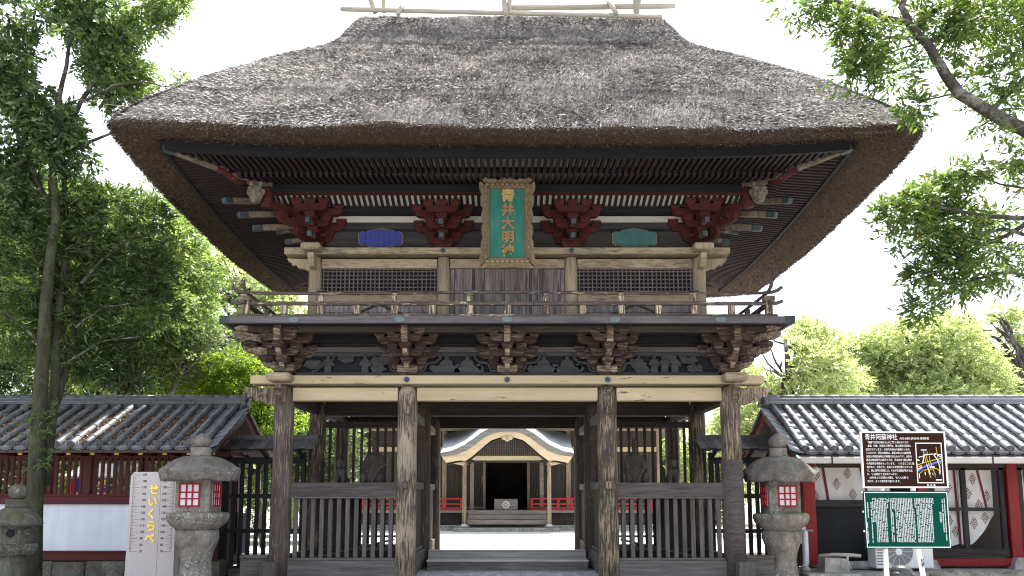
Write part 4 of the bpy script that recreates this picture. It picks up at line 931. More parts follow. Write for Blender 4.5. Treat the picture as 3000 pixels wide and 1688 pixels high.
    for q in (-1, 1):
        MB().prism([(2.6, 3.24), (2.6 - q * 1.86, ze - .09), (2.6 - q * 1.86, ze - .23), (2.6, 3.08)], s * (xe + .05), s * (xe + .1), 'yz').build('barge_board', redm, g)
        for k in range(9):
            t = .06 + k * .115; c = Vector((s * (xe + .02), 2.6 - q * 1.85 * t, 3.27 - (zr - ze) * t))
            MB().bar(c, c + Vector((0, -q * .2, -.097)), .06, .07, .01).build('verge_edge_tile', 'tile_end', rf)
    MB().prism([(1.5, 2.3), (2.6, 2.9), (3.7, 2.3)], s * (xe + .35), s * (xe + .38), 'yz').build('gable_wall', 'galred' if s < 0 else 'hall_dark', g)
    MB().box(s * (xe + .3) - .06, s * (xe + .3) + .06, 1.4, 3.8, 2.2, 2.36).build('gable_beam', redm, g)
    return g
GL = gallery(-1, 'tiled corridor building with dark red slatted wall over bluish white plaster', 'tile', 5.2, 11.2, 'galred', 0)
def GB(n, mb, m, smooth=False): return mb.build(n, m, GL, smooth)
WY = 1.5; X0, X1 = -11.2, -5.42
GB('top_beam', MB().box(X0, X1, WY - .07, WY + .07, 2.275, 2.37), 'galred'); GB('sill_beam', MB().box(X0, X1, WY - .09, WY + .09, 1.408, 1.555, .008), 'galred'); GB('sill_beam', MB().box(X0, X1, WY - .06, WY + .06, 1.556, 1.592), 'galred')
GB('plaster_wall', MB().box(X0, X1, WY - .03, WY + .03, .564, 1.408), 'plaster'); GB('foot_beam', MB().box(X0, X1, WY - .08, WY + .08, .385, .53, .008), 'galred'); GB('foot_beam', MB().box(X0, X1, WY - .1, WY + .06, .532, .566), 'galred')
for x in (-10.15, -7.78, -5.42): GB('post', MB().box(x - .08, x + .08, WY - .08, WY + .08, 1.592 if x < -5.5 else .38, 2.36, .008), 'galred_z')
sm = MB().box(-.025, .025, -.03, .03, 1.59, 2.28).mesh('slat', 'galred_z')
for a, b in ((-11.2, -10.23), (-10.07, -7.86), (-7.7, -5.5)):
    n = round((b - a) / .118)
    for k in range(n): obj('slat', sm, GL, Vector((a + (b - a) * (k + .5) / n, WY, 0)) - Vector(GL.location))
for x in (-11.0, -9.55, -7.62, -5.7): GB('rear_post', MB().box(x - .09, x + .09, 3.4, 3.58, .3, 2.4), 'galred_z')
GB('rear_beam', MB().box(X0, X1, 3.42, 3.56, 2.28, 2.4), 'galred'); GB('rear_wall', MB().box(X0, X1, 3.46, 3.52, .38, 1.2), 'plaster')
m = MB()
for k in range(14):
    x = -5.25 - k * .43; MB().box(x - .035, x + .035, .83, 1.6, 2.29, 2.36).build('rafter', 'galred', GL)
    MB().box(x - .037, x + .037, .815, .829, 2.287, 2.362).build('rafter_end', 'yellow', GL)
GB('floor', MB().box(X0, X1, 1.6, 3.4, .2, .36), 'hall_dark')
a = X0
while a < X1 + .15:
    L = random.uniform(.45, .8); GB('base_stone', MB().box(a, min(a + L - .015, X1 + .2), WY - .14 - random.uniform(0, .03), WY + .2, 0, .38 + random.uniform(-.012, .003), .018), 'base_stone'); a += L
for k in range(7): GB('base_stone', MB().box(-5.6 + k * .27, -5.36 + k * .27, 2.05, 2.5, 0, .17 + random.uniform(0, .05), .03), 'base_stone')
# fallen leaves in the tile channels
N = 5200; X = []; F_ = []
ch = np.array([-(5.2 + .2 + .2595 * i + .13) for i in range(22)]); ci = rng.integers(1, 18, N)
dens = np.clip(rng.normal(.55, .2, N), .08, .97); keep = (rng.random(N) < np.clip(.35 + .65 * np.sin(ci * 1.7) ** 2, 0, 1)) & (dens > .2 + .1 * np.sin(ci * 2.3))
ci, dens = ci[keep], dens[keep]; N = len(ci)
px_ = ch[ci] + rng.normal(0, .045, N); py_ = 2.52 - 1.85 * dens; pz_ = 3.335 - .9 * dens + rng.uniform(0, .028, N)
Pc = np.stack([px_, py_, pz_], 1); a = rng.normal(0, 1, (N, 3)); a /= np.linalg.norm(a, axis=1)[:, None]; b = rng.normal(0, 1, (N, 3)); b[:, 2] *= .5; b = np.cross(a, b); b /= np.linalg.norm(b, axis=1)[:, None]
L = rng.uniform(.02, .045, (N, 1))
V = np.stack([Pc - a * L, Pc + b * L * .45, Pc + a * L, Pc - b * L * .45], 1).reshape(-1, 3)
fl = obj('fallen_leaves', fast_mesh('fallen_leaves', V, np.arange(len(V)).reshape(-1, 4), 'dead_leaf')); tag(fl, 'dry brown leaves caught between the roof tiles of the slatted corridor', 'leaves', kind='stuff')

GR = gallery(1, 'tiled office building with red posts, beige gutter and curtained windows', 'tile_pale', 5.1, 11.6, 'red_bright', 0)
def GO(n, mb, m, smooth=False): return mb.build(n, m, GR, smooth)
GO('gutter', MB().box(5.12, 11.6, .64, .76, 2.13, 2.245, .01), 'beige')
for x in (5.72, 7.1, 8.55, 10.0): GO('gutter_bracket', MB().box(x - .012, x + .012, .632, .77, 2.126, 2.26), 'dark_x')
GO('soffit', MB().box(5.2, 11.6, .78, 1.62, 2.2, 2.23), 'dark_x'); GO('top_beam', MB().box(5.4, 11.6, 1.53, 1.67, 2.085, 2.2), 'dark_x')
for x, w in ((5.6, .115), (7.72, .1), (9.39, .1), (11.1, .1)): GO('post', MB().box(x - w, x + w, 1.5, 1.7, .3, 2.2, .01), 'red_bright')
GO('side_wall', MB().box(5.48, 5.53, 1.7, 3.6, .3, 2.3), 'galred'); GO('rear_wall', MB().box(5.5, 11.6, 3.56, 3.62, .3, 2.3), 'glass_dark'); GO('floor', MB().box(5.5, 11.6, 1.7, 3.56, .25, .35), 'hall_step')
GO('plinth', MB().box(5.15, 11.6, .45, 2.0, 0, .235, .02), 'concrete'); GO('plinth', MB().box(5.9, 11.6, -.6, .448, 0, .1, .02), 'concrete')
GO('rail', MB().box(5.72, 7.62, 1.56, 1.64, 1.356, 1.475, .006), 'blackwood_x'); GO('dark_screen', MB().box(5.72, 7.62, 1.64, 1.67, .33, 1.356), 'black')
def window(x0, x1, nm):
    w = MB().box(x0, x1, 1.54, 1.64, .44, .6, .006).build('window', 'blackwood_x', GR)
    for a in (x0 + .045, (x0 + x1) / 2 - .05, x1 - .06): MB().box(a - .045, a + .045, 1.55, 1.62, .6, 2.085, .004).build('frame', 'blackwood', w)
    MB().box(x0, x1, 1.56, 1.61, 1.28, 1.345).build('frame', 'blackwood_x', w); MB().box(x0, x1, 1.55, 1.62, 2.04, 2.084).build('frame', 'blackwood_x', w)
    MB().box(x0 - .02, x1 + .02, 1.5, 1.66, .29, .42, .006).build('sill', 'red_bright', w)
    return w
window(7.84, 9.27, 0); window(9.51, 10.98, 0)
GO('post_base', MB().prism([(9.22, .235), (9.62, .235), (9.56, .4), (9.5, .44), (9.3, .44), (9.25, .36)], 1.38, 1.72), 'concrete'); GO('post_base', MB().prism([(7.55, .235), (7.9, .235), (7.82, .4), (7.6, .4)], 1.38, 1.72), 'concrete')
GO('downpipe', MB().tube([(5.30, 1.25, 2.13), (5.30, 1.3, 1.9), (5.32, 1.3, 1.0)], .035, 8), 'pvc', True); GO('downpipe', MB().tube([(5.36, 1.15, .95), (5.36, 1.15, .36), (5.3, 1.1, .27)], [.055, .055, .055], 10), 'pvc', True)
GO('pipe_clip', MB().box(5.28, 5.5, 1.1, 1.14, .93, .96), 'greym'); GO('pipe_board', MB().box(5.2, 5.44, 1.32, 1.35, .7, 1.0), 'pvc')
lamp = MB().ell((5.62, 1.2, 2.03), .07, 14, 10).build('globe_lamp', 'paper', smooth=True); tag(lamp, 'small white globe lamp under the beige gutter', 'lamp')
MB().tube([(5.62, 1.2, 2.09), (5.62, 1.2, 2.2)], .012, 6).build('lamp_stem', 'greym', lamp, local=True)
mo = MB()
for dx, dz in ((0, .1), (-.022, .07), (.022, .07), (0, .05), (-.045, .035), (.045, .035), (-.02, .015), (.022, .012), (-.062, -.005), (.062, -.005), (-.035, -.025), (.035, -.03), (0, -.02), (-.022, -.06), (.024, -.06), (0, -.09)):
    mo.ell((dx, 0, dz), (.0105, .004, .0155), 6, 4)
motif = mo.mesh('printed_motif', 'clothprint')
def cloth(label, x0, x1, z0f, z1, Y, ribbons, motifs, nx=26, nz=30, amp=.018):
    c = thing('curtain', label, 'curtain', ((x0 + x1) / 2, Y, z1)); o = Vector(c.location)
    vs = []; fs = []
    yo = lambda x, q: Y + amp * (math.sin(x * 9 + 1) + .5 * math.sin(x * 23)) * (.3 + .7 * q)
    for i in range(nx + 1):
        a = i / nx; x = x0 + (x1 - x0) * a; zb = z0f(a)
        for j in range(nz + 1):
            q = j / nz; vs.append((x, yo(x, q), z1 + (zb - z1) * q))
    for i in range(nx):
        for j in range(nz): fs.append((i * (nz + 1) + j, (i + 1) * (nz + 1) + j, (i + 1) * (nz + 1) + j + 1, i * (nz + 1) + j + 1))
    MB().add(vs, fs).build('cloth', 'cloth', c, True)
    for xa, xb, za, w in ribbons:
        m = MB(); n = 12; pts = []
        for k in range(n + 1):
            q = k / n; x = xa + (xb - xa) * q; z = z1 + (za - z1) * q; pts += [(x - w, yo(x, q) - .012, z), (x + w, yo(x, q) - .012, z)]
        m.add(pts, [(2 * k, 2 * k + 1, 2 * k + 3, 2 * k + 2) for k in range(n)]); m.build('ribbon', 'ribbon', c)
    for x, z in motifs: obj('printed_motif', motif, c, Vector((x, yo(x, .6) - .012, z)) - o)
    return c
cloth('short white curtain with red leaf print above the dark screen', 5.72, 7.2, lambda a: 1.48, 2.09, 1.72, ((5.95, 6.02, 1.48, .025), (6.66, 6.78, 1.48, .025)),
      ((5.83, 1.95), (6.42, 1.98), (6.2, 1.78), (6.5, 1.58), (6.9, 1.82), (5.8, 1.55), (7.1, 1.6)))
cloth('white printed curtain half hidden behind the green sign', 7.9, 8.48, lambda a: .62 + .0 * a if a < .6 else .62 + .15 * (a - .6), 2.04, 1.72, ((8.0, 8.05, .64, .022), (8.42, 8.46, .66, .022)), ((8.3, 1.72), (8.28, 1.1), (8.1, 1.45), (8.12, .85), (8.38, .9)))
cloth('white printed curtain with its lower corner swept aside, behind the dark window frame', 8.5, 9.14, lambda a: .66 if a < .25 else .66 + .55 * ((a - .25) / .75) ** 1.3, 2.04, 1.74, ((8.55, 8.62, .66, .024), (8.87, 9.0, 1.32, .022)),
      ((8.77, 1.87), (8.66, 1.6), (8.86, 1.38), (8.74, 1.05), (9.02, 1.55), (8.95, 1.15)))
cloth('white printed curtain beyond the second red post', 9.55, 10.9, lambda a: .66, 2.04, 1.74, ((9.75, 9.82, .66, .024), (10.2, 10.25, .66, .024)), ((9.62, 1.7), (9.98, 1.75), (9.64, 1.1), (10.05, 1.3)))

# little fences joining gate and side buildings
def joinfence(s, label):
    f = thing('slat_fence', label, 'fence', (s * 4.6, 2.3, .0)); o = Vector(f.location); Y = 2.3
    B = lambda n, mb, m: mb.build(n, m, f)
    xs = sorted((s * 3.98, s * 5.42))
    for z, h in ((2.27, .09), (1.57, .06), (.9, .055), (.2, .06)): B('rail', MB().box(*xs, Y - .03, Y + .03, z - h, z + h * .4), 'blackwood_x')
    B('post', MB().box(s * 5.5 - .1, s * 5.5 + .1, Y - .1, Y + .1, 0, 2.45, .01), 'blackwood'); B('post', MB().box(s * 3.99 - .04, s * 3.99 + .04, Y - .05, Y + .05, 0, 2.4), 'blackwood')
    me = MB().box(-.042, .042, -.05, -.031, .12, 2.22).mesh('slat', 'blackwood')
    for k in range(9): obj('slat', me, f, (s * (4.1 + k * .152) - o.x, 0, 0))
    B('ridge_beam', MB().box(*sorted((s * 3.7, s * 5.45)), Y - .06, Y + .06, 2.63, 2.74), 'shingle')
    for q in (-1, 1):
        for k in range(11):
            x = s * (3.75 + k * .157); B('shingle', MB().bar((x, Y + q * .02, 2.66 - .001 * (k % 2)), (x, Y + q * .55, 2.455 + random.uniform(-.008, .008)), .148, .018), 'shingle')
    B('eave_rail', MB().box(*sorted((s * 3.7, s * 5.45)), Y - .48, Y - .43, 2.43, 2.46), 'blackwood_x')
    for x in (4.0, 4.7, 5.4): B('bracket', MB().bar((s * x, Y - .05, 2.3), (s * x, Y - .45, 2.44), .05, .06), 'blackwood_x')
    B('base_board', MB().box(*xs, Y - .06, Y + .06, .0, .1), 'grey_x')
    return f
joinfence(-1, 'black slat fence with shingle top between the slatted corridor and the gate'); joinfence(1, 'black slat fence with shingle top between the gate and the office')

# ------------------------------------------------------------ stone lanterns
def rough(o, vox=None): return o
def lantern(x, y, label, z, R_=.61, side=1, sc_=1.0, grp=None):
    """z: tip, jewel bottom, neck bottom, rim top, cap bottom, box bottom, platform bottom"""
    L = thing('stone_lantern', label, 'lantern', (x, y, 0), 0, grp)
    B = lambda n, mb, m='lantern', sm=True: mb.build(n, m, L, sm, True)
    tip, jb, nb, rt, cb, bb, pb = z; h = tip - jb
    B('jewel', MB().lathe(0, 0, [(.08, jb), (.125, jb + .08 * h), (.15, jb + .24 * h), (.155, jb + .42 * h), (.142, jb + .58 * h), (.11, jb + .72 * h), (.065, jb + .84 * h), (.03, jb + .92 * h), (.008, tip)], 20))
    B('neck', MB().lathe(0, 0, [(.155, nb - .02), (.155, nb + .03), (.145, nb + .05), (.15, jb - .02), (.14, jb)], 20))
    vs = []; fs = []; n = 72; prof = []
    hh = nb - rt
    rings = [(.24, nb), (.42, nb - .05 * hh), (.62, nb - .22 * hh), (.8, nb - .52 * hh), (.93, nb - .85 * hh), (1.0, rt), (.985, rt - .03), (.95, cb + .02), (.93, cb), (.4, cb + .015)]
    for i, (r, zz) in enumerate(rings):
        for k in range(n):
            t = 2 * math.pi * k / n; c6 = abs(math.cos(3 * t + .0)); w = max(0, (r - .5) / .5)
            rr = r * R_ * (1 - .05 * (1 - c6) * w); up = .085 * (c6 ** 4) * w ** 2 if i < 7 else .035 * c6 ** 4 * w
            vs.append((rr * math.cos(t), rr * math.sin(t), zz + up - (.02 * w if i < 7 else 0)))
    for i in range(len(rings) - 1):
        for k in range(n): fs.append((i * n + k, i * n + (k + 1) % n, (i + 1) * n + (k + 1) % n, (i + 1) * n + k))
    fs.append(tuple(range(n)))
    B('cap', MB().add(vs, fs), 'lantern_cap')
    hw = .262
    B('fire_box', MB().box(-hw, hw, -hw, hw, bb, cb + .05, .012), 'lantern', False)
    B('fire_box_base', MB().lathe(0, 0, [(.40, bb - .012), (.36, bb + .02), (.33, bb + .05)], 4, R(45)), 'lantern', False)
    zc = (bb + cb) / 2 + .03
    for ax in (0, 1):
        wf = obj('window_frame', None, L, (-.04 * side, -hw, zc) if ax == 0 else (side * hw, 0, zc), (0, 0, 0 if ax == 0 else R(90) * side))
        W, Hh = .155, .172
        MB().box(-W, W, -.006, .0, -Hh, Hh).build('paper', 'paper', wf, local=True)
        for q in (-W + .008, -.045, .045, W - .008): MB().box(q - .0105, q + .0105, -.024, -.0065, -Hh, Hh).build('bar', 'redframe', wf, local=True)
        for q in (-Hh + .008, -.055, .04, Hh - .008): MB().box(-W, W, -.021, -.0075, q - .0105, q + .0105).build('bar', 'redframe', wf, local=True)
    P_ = .455; ph = bb - pb
    B('platform', MB().lathe(0, 0, [(.3, bb - .01), (P_ - .03, bb), (P_, bb - .02), (P_ + .004, bb - .3 * ph), (P_ - .005, bb - .34 * ph), (P_ - .005, bb - .42 * ph), (P_ - .05, bb - .66 * ph), (P_ - .13, pb + .08 * ph), (.3, pb)], 30))
    B('shaft', MB().lathe(0, 0, [(.315, pb), (.325, pb - .12), (.30, pb - .2), (.248, pb - .34), (.222, pb - .48), (.232, pb - .6), (.262, pb - .8), (.32, pb - .95), (.36, .06)], 24))
    B('foot', MB().lathe(0, 0, [(.5, 0), (.5, .05), (.42, .08)], 24))
    return L
lantern(-4.72, -1.2, 'tall stone lantern with red paper window beside the measuring stone', (2.53, 2.306, 2.176, 1.93, 1.79, 1.317, 1.06), side=1)
lt = lantern(4.63, .2, 'tall stone lantern with red paper window in front of the office', (2.64, 2.375, 2.23, 1.94, 1.795, 1.27, .987), side=-1)
V = []
for k in range(26):
    a = random.uniform(0, 6.28); p = Vector((.30 * math.cos(a), -.28 - random.uniform(0, .08), 1.27)); p.x = random.uniform(-.33, .3)
    d = Vector((random.uniform(-.5, .5), random.uniform(-.6, .2), random.uniform(.3, 1))).normalized() * random.uniform(.02, .05); q = d.cross(Vector((random.random(), random.random(), .1))).normalized() * .012
    V += [p, p + d * .5 + q, p + d, p + d * .5 - q]
stuff(obj('moss_tuft', fast_mesh('moss_tuft', [tuple(v) for v in V], np.arange(len(V)).reshape(-1, 4), 'fern'), lt))
# small old lantern
S = thing('stone_lantern', 'small mossy stone lantern with round holes at the foot of the tree', 'lantern', (-7.02, -2.0, 0))
B = lambda n, mb, m='lantern_moss', sm=True: mb.build(n, m, S, sm, True)
B('jewel', MB().lathe(0, 0, [(.05, 1.52), (.1, 1.545), (.125, 1.6), (.13, 1.65), (.105, 1.7), (.06, 1.73), (.01, 1.74)], 18)); B('neck', MB().lathe(0, 0, [(.155, 1.4), (.155, 1.43), (.148, 1.5), (.152, 1.522)], 18))
B('cap', MB().lathe(0, 0, [(.13, 1.415), (.2, 1.38), (.27, 1.31), (.325, 1.225), (.35, 1.18), (.335, 1.15), (.2, 1.155)], 26), 'lantern_moss')
B('fire_box', MB().lathe(0, 0, [(.23, .9), (.235, 1.0), (.225, 1.16)], 6, R(15)), 'lantern_moss', False)
for a, r in ((-75, .21), (-15, .2)):
    t = R(a); n_ = Vector((math.cos(t), math.sin(t), 0)); B('hole_shade_disc', MB().tube([n_ * .15 + Vector((0, 0, 1.05)), n_ * (r - .002) + Vector((0, 0, 1.05))], .062, 16), 'black');  # black disc in place of an opening, painting the shade inside
    B('hole_rim', MB().tube([n_ * (r - .004) + Vector((0, 0, 1.05)) + (n_.cross(Vector((0, 0, 1))) * math.cos(k * .4) + Vector((0, 0, 1)) * math.sin(k * .4)) * .068 for k in range(17)], .012, 5))
B('platform', MB().lathe(0, 0, [(.2, .905), (.31, .9), (.318, .87), (.305, .8), (.25, .745), (.15, .74)], 6, R(10)), 'lantern_moss', False); B('shaft', MB().lathe(0, 0, [(.165, .745), (.16, .4), (.175, .1), (.26, .06), (.28, 0)], 20))

# measuring stone
MS = thing('measuring_stone', 'pinkish granite slab etched with a height scale and gold characters', 'monument', (-5.63, -.7, 0)); MS.scale = (.94, 1, 1)
def MP(n, mb, m, sm=False): return mb.build(n, m, MS, sm, True)
MP('slab', MB().prism([(-.41, 0), (.41, 0), (.385, 1.86), (.34, 1.945), (-.345, 1.945), (-.395, 1.88)], 0, .2), 'granite')
MP('plinth', MB().box(-.55, .55, -.1, .32, 0, .06, .01), 'granite')
for x, z0, z1 in ((.12, .1, 1.92), (-.35, .7, 1.9), (.35, .7, 1.9)): MP('scale_line', MB().box(x - .002, x + .002, -.002, 0, z0, z1), 'etch2')
for k in range(121):
    z = .7 + k * .01
    if k % 5 and k % 1 == 0 and k % 2: continue
    for s in (-1, 1):
        L = .13 if k % 10 == 0 else (.075 if k % 5 == 0 else .035); x0, x1 = sorted((s * .35, s * (.35 - L))); MP('scale_tick', MB().box(x0, x1, -.002, 0, z - .0022, z + .0022), 'etch' if k % 10 == 0 else 'etch2')
for n_ in range(70, 200, 10):
    for x in (-.145, .2): obj('scale_number', T['n%d' % n_], MS, (x - .015, -.002, n_ / 100), (R(90), 0, 0))
for k in range(5): obj('gold_character', T['kana%d' % k], MS, (-.01 + (.02, .005, 0, .0, -.01)[k], -.004, 1.655 - k * .19), UP)

# ------------------------------------------------------------ sign boards
SG = thing('information_sign', 'brown and green information boards one above the other on white posts', 'sign', (5.75, -2, 0))
def SP(n, mb, m, par=None): return mb.build(n, m, par or SG)
a, b = at(2517, 1265, -2), at(2776, 1430, -2); bx0, bx1, bz0, bz1 = a.x, b.x, b.z, a.z
BP = SP('brown_panel', MB().box(bx0 + .022, bx1 - .022, -2.03, -2.0, bz0 + .02, bz1 - .02), 'signbrown')
for q in ((bx0, bx1, bz1 - .021, bz1), (bx0, bx1, bz0, bz0 + .021), (bx0, bx0 + .022, bz0 + .021, bz1 - .021), (bx1 - .022, bx1, bz0 + .021, bz1 - .021)): SP('frame', MB().box(q[0], q[1], -2.036, -1.995, q[2], q[3]), 'signwhite', BP)
W_, H_ = bx1 - bx0, bz1 - bz0
def put(k, u, v, sx=1, par=BP, y=-2.0325, name='lettering'): 
    o = obj(name, T[k], par, Vector((bx0 + u * W_, y, bz1 - v * H_)) - Vector(SG.location), UP); o.scale = (sx, 1, 1); return o
put('title', .05, .105); put('roman', .46, .125, .98); o = put('para', .055, .54)
o.scale = (.56 * W_ / max(.01, o.dimensions.x if o.dimensions.x else .7), .73 * H_ / max(.01, (max(v.co.y for v in T['para'].vertices) - min(v.co.y for v in T['para'].vertices))), 1)
ww = max(v.co.x for v in T['para'].vertices); o.scale[0] = .56 * W_ / ww; tw = max(v.co.x for v in T['title'].vertices); rw = max(v.co.x for v in T['roman'].vertices)
for o_t in BP.children:
    if o_t.data == T['title']: o_t.scale = (.385 * W_ / tw, 1.1, 1)
    if o_t.data == T['roman']: o_t.scale = (.345 * W_ / rw, 1, 1)
put('pref', .745, .955)
mx0, mx1, mz0, mz1 = bx0 + .64 * W_, bx0 + .95 * W_, bz1 - .915 * H_, bz1 - .2 * H_
for q in ((mx0, mx1, mz1 - .012, mz1), (mx0, mx1, mz0, mz0 + .012), (mx0, mx0 + .012, mz0 + .012, mz1 - .012), (mx1 - .012, mx1, mz0 + .012, mz1 - .012)): SP('map_border', MB().box(q[0], q[1], -2.0335, -2.03, q[2], q[3]), 'signwhite', BP)
def road(pts, w, m, dy=0):
    P3 = [Vector((mx0 + u * (mx1 - mx0), -2.0325 - dy, mz1 - v * (mz1 - mz0))) for u, v in pts]
    mb = MB()
    for p, q in zip(P3[:-1], P3[1:]): mb.bar(p, q, w, .0015, up=(0, 1, 0))
    SP('map_line', mb, m, BP)
road([(.04, .7), (.2, .62), (.45, .55), (.7, .5), (.97, .44)], .03, 'mapblue')
for pts, w, m in (([(.04, .55), (.3, .49), (.6, .44), (.97, .38)], .011, 'mapyellow'), ([(.28, .2), (.36, .45), (.45, .75), (.52, .87)], .009, 'mapyellow'), ([(.44, .22), (.4, .38), (.5, .62), (.6, .8)], .009, 'mapyellow'), ([(.5, .32), (.52, .45), (.62, .68), (.7, .8)], .009, 'mapyellow'), ([(.06, .78), (.25, .68), (.5, .66), (.75, .64), (.9, .72)], .009, 'mapyellow'), ([(.78, .1), (.82, .38), (.92, .52)], .009, 'mapyellow'),
                  ([(.36, .18), (.34, .36)], .01, 'mapblue'), ([(.52, .68), (.62, .78), (.7, .86)], .012, 'mapblue'), ([(.06, .6), (.2, .56)], .02, 'maporange'), ([(.1, .36), (.3, .33)], .012, 'signwhite'), ([(.28, .31), (.6, .28), (.97, .3)], .011, 'signwhite'), ([(.66, .28), (.8, .42), (.88, .6), (.86, .78)], .011, 'signwhite'), ([(.3, .34), (.24, .5)], .014, 'signwhite'), ([(.2, .18), (.42, .18)], .012, 'signwhite'), ([(.72, .26), (.95, .36)], .01, 'signwhite'), ([(.4, .55), (.5, .78)], .01, 'signwhite'), ([(.5, .6), (.68, .6)], .02, 'signwhite'), ([(.08, .78), (.09, .88)], .01, 'signwhite'), ([(.3, .72), (.31, .8)], .01, 'signwhite'), ([(.7, .92), (.93, .92)], .014, 'signwhite'), ([(.02, .42), (.12, .44)], .014, 'signwhite'), ([(.05, .66), (.2, .6)], .012, 'signwhite')):
    road(pts, w, m, .001 if m != 'signwhite' else .002)
a, b = at(2526, 1439, -2), at(2785, 1607, -2); gx0, gx1, gz0, gz1 = a.x, b.x, b.z, a.z
GP = SP('green_panel', MB().box(gx0, gx1, -2.03, -2.0, gz0, gz1, .004), 'signgreen')
for q in ((gx0 + .012, gx1 - .012, gz1 - .025, gz1 - .015), (gx0 + .012, gx1 - .012, gz0 + .015, gz0 + .025), (gx0 + .012, gx0 + .022, gz0 + .025, gz1 - .025), (gx1 - .022, gx1 - .012, gz0 + .025, gz1 - .025)): SP('border_line', MB().box(q[0], q[1], -2.0335, -2.03, q[2], q[3]), 'signwhite', GP)
gw, gh = gx1 - gx0, gz1 - gz0; m = MB()
def gcol(u, v0, v1):
    v = v0
    while v < v1:
        if random.random() > .07:
            x = gx0 + u * gw; z = gz1 - v * gh; d = .0068
            kind = random.random()
            m.box(x - d, x + d, -2.0325, -2.03, z - .001, z + .001); m.box(x - d, x + d, -2.0325, -2.03, z + .004, z + .006)
            m.box(x - .001, x + .001, -2.0328, -2.03, z - d, z + d)
            if kind > .4: m.box(x - d, x - d + .002, -2.0322, -2.03, z - d, z + .004)
            if kind > .6: m.box(x + d - .002, x + d, -2.0323, -2.03, z - d, z + .004)
        v += .0175
for k in range(39):
    u = .085 + k * .0192; v0, v1 = (.13, .89)
    if k == 0: v0, v1 = .2, .9
    if k in (1, 2): v1 = .55
    if k == 10: v1 = .3
    if k in (11, 14): v1 = .34 if k == 14 else .2
    if k == 12: v0 = .14
    if k in (25, 26): v0 = .33 if k == 26 else .13
    if k == 27: v1 = .3
    if k == 38: v1 = .22
    gcol(u, v0, v1)
gcol(.045, .2, .48); gcol(.03, .55, .9); gcol(.925, .13, .72); gcol(.95, .13, .88)
stuff(SP('small_print', m, 'signwhite', GP)); o = obj('lettering', T['green'], GP, Vector((gx0 + .895 * gw, -2.0325, gz1 - .46 * gh)) - Vector(SG.location), UP)
for x, zt in ((gx0 + .3, 0), (gx0 + .72 * gw, 1)):
    p0 = Vector((x, -1.965, bz1 - .06)); p1 = Vector((at(2597 if zt == 0 else 2712, 1680, -1.96).x + (.0 if zt == 0 else .02), -1.96, .02))
    if zt == 1: p0 = Vector((at(2693, 1607, -1.96).x - .05, -1.965, bz1 - .06))
    SP('post', MB().tube([p0, Vector((p0.x + (p1.x - p0.x) * (.2 if zt else .5), -1.962, gz0)), p1], .036, 12), 'white_paint')
for z in (bz1 - .12, bz0 + .12, gz1 - .1, gz0 + .1): SP('cross_bar', MB().box(gx0 + .1, gx1 - .1, -1.998, -1.99, z - .02, z + .02), 'steel')
for v in (.02, .36, .7): SP('bolt', MB().box(gx0 - .02, gx0 - .002, -2.028, -2.01, gz1 - v * gh - .012, gz1 - v * gh + .012), 'signwhite')
obj('sticker_mark', T['scrib'], SG, Vector((at(2703, 1650, -2.0).x, -2.003, at(2703, 1650, -2.0).z)) - Vector(SG.location), (R(90), 0, R(0)))

# ------------------------------------------------------------ small things before the office
AC = thing('air_conditioner_unit', 'white outdoor air conditioner unit half behind the green sign', 'air conditioner', (7.0, 1.1, .235))
def AP(n, mb, m, sm=False): return mb.build(n, m, AC, sm)
ax0, ax1, az0, az1 = 6.53, 7.55, .29, .88
AP('casing', MB().box(ax0, ax1, .95, 1.3, az0, az1, .015), 'steel')
for k in range(10): AP('side_vent', MB().box(ax0 + .02, ax0 + .13, .945, .951, az0 + .06 + k * .05, az0 + .085 + k * .05), 'greym')
AP('fan_recess', MB().tube([(6.93, .95, .58), (6.93, .94, .58)], .26, 32), 'greym')
AP('fan_grille', MB().tube([(6.93 + .26 * math.cos(k * .2), .938, .58 + .26 * math.sin(k * .2)) for k in range(33)], .008, 5), 'steel')
for k in range(12): AP('fan_grille', MB().bar((6.93, .936, .58), (6.93 + .25 * math.cos(k * .5236), .936, .58 + .25 * math.sin(k * .5236)), .006, .006), 'pvc')
AP('fan_hub', MB().tube([(6.93, .94, .58), (6.93, .925, .58)], .06, 16), 'pvc')
for x in (6.7, 7.4): AP('foot', MB().box(x - .03, x + .03, .93, 1.32, .236, .29), 'greym')
cb = thing('concrete_block', 'grey concrete block under a weathered pole beside the dark screen', 'block', (5.72, .9, .235)); cb.rotation_euler = (0, 0, .04)
MB().prism([(-.2, 0), (.26, 0), (.2, .24), (-.18, .25)], -.16, .16).build('block', 'concrete', cb, local=True)
pl = MB().tube([(5.5, .9, .515), (5.75, .88, .535), (6.0, .86, .53), (6.22, .85, .515)], [.03, .033, .035, .03], 8).build('wooden_pole', 'bamboo', smooth=True); tag(pl, 'pale weathered pole lying across the concrete block', 'pole')
hg = MB().tube([(5.98, .84, .51), (5.97, .83, .42), (6.0, .83, .34), (6.04, .83, .28)], [.022, .02, .016, .012], 6).build('rope_end', 'straw', smooth=True); tag(hg, 'frayed rope end hanging from the weathered pole', 'rope')
ro_ = MB().tube([(6.12, 1.3, .315), (6.16, 1.3, .315), (6.6, 1.3, .318), (7.16, 1.3, .315), (7.2, 1.3, .315)], [.05, .075, .08, .075, .05], 14).build('roll', 'granite_side', smooth=True); tag(ro_, 'grey padded roll lying along the foot of the dark screen', 'roll')
rk = MB().ell((5.28, .95, .27), (.09, .07, .06), 12, 8).build('stone', 'concrete', smooth=True); tag(rk, 'small rounded stone at the foot of the grey downpipe', 'stone')
om = MB(); oc = Vector((6.1, -.9, 0))
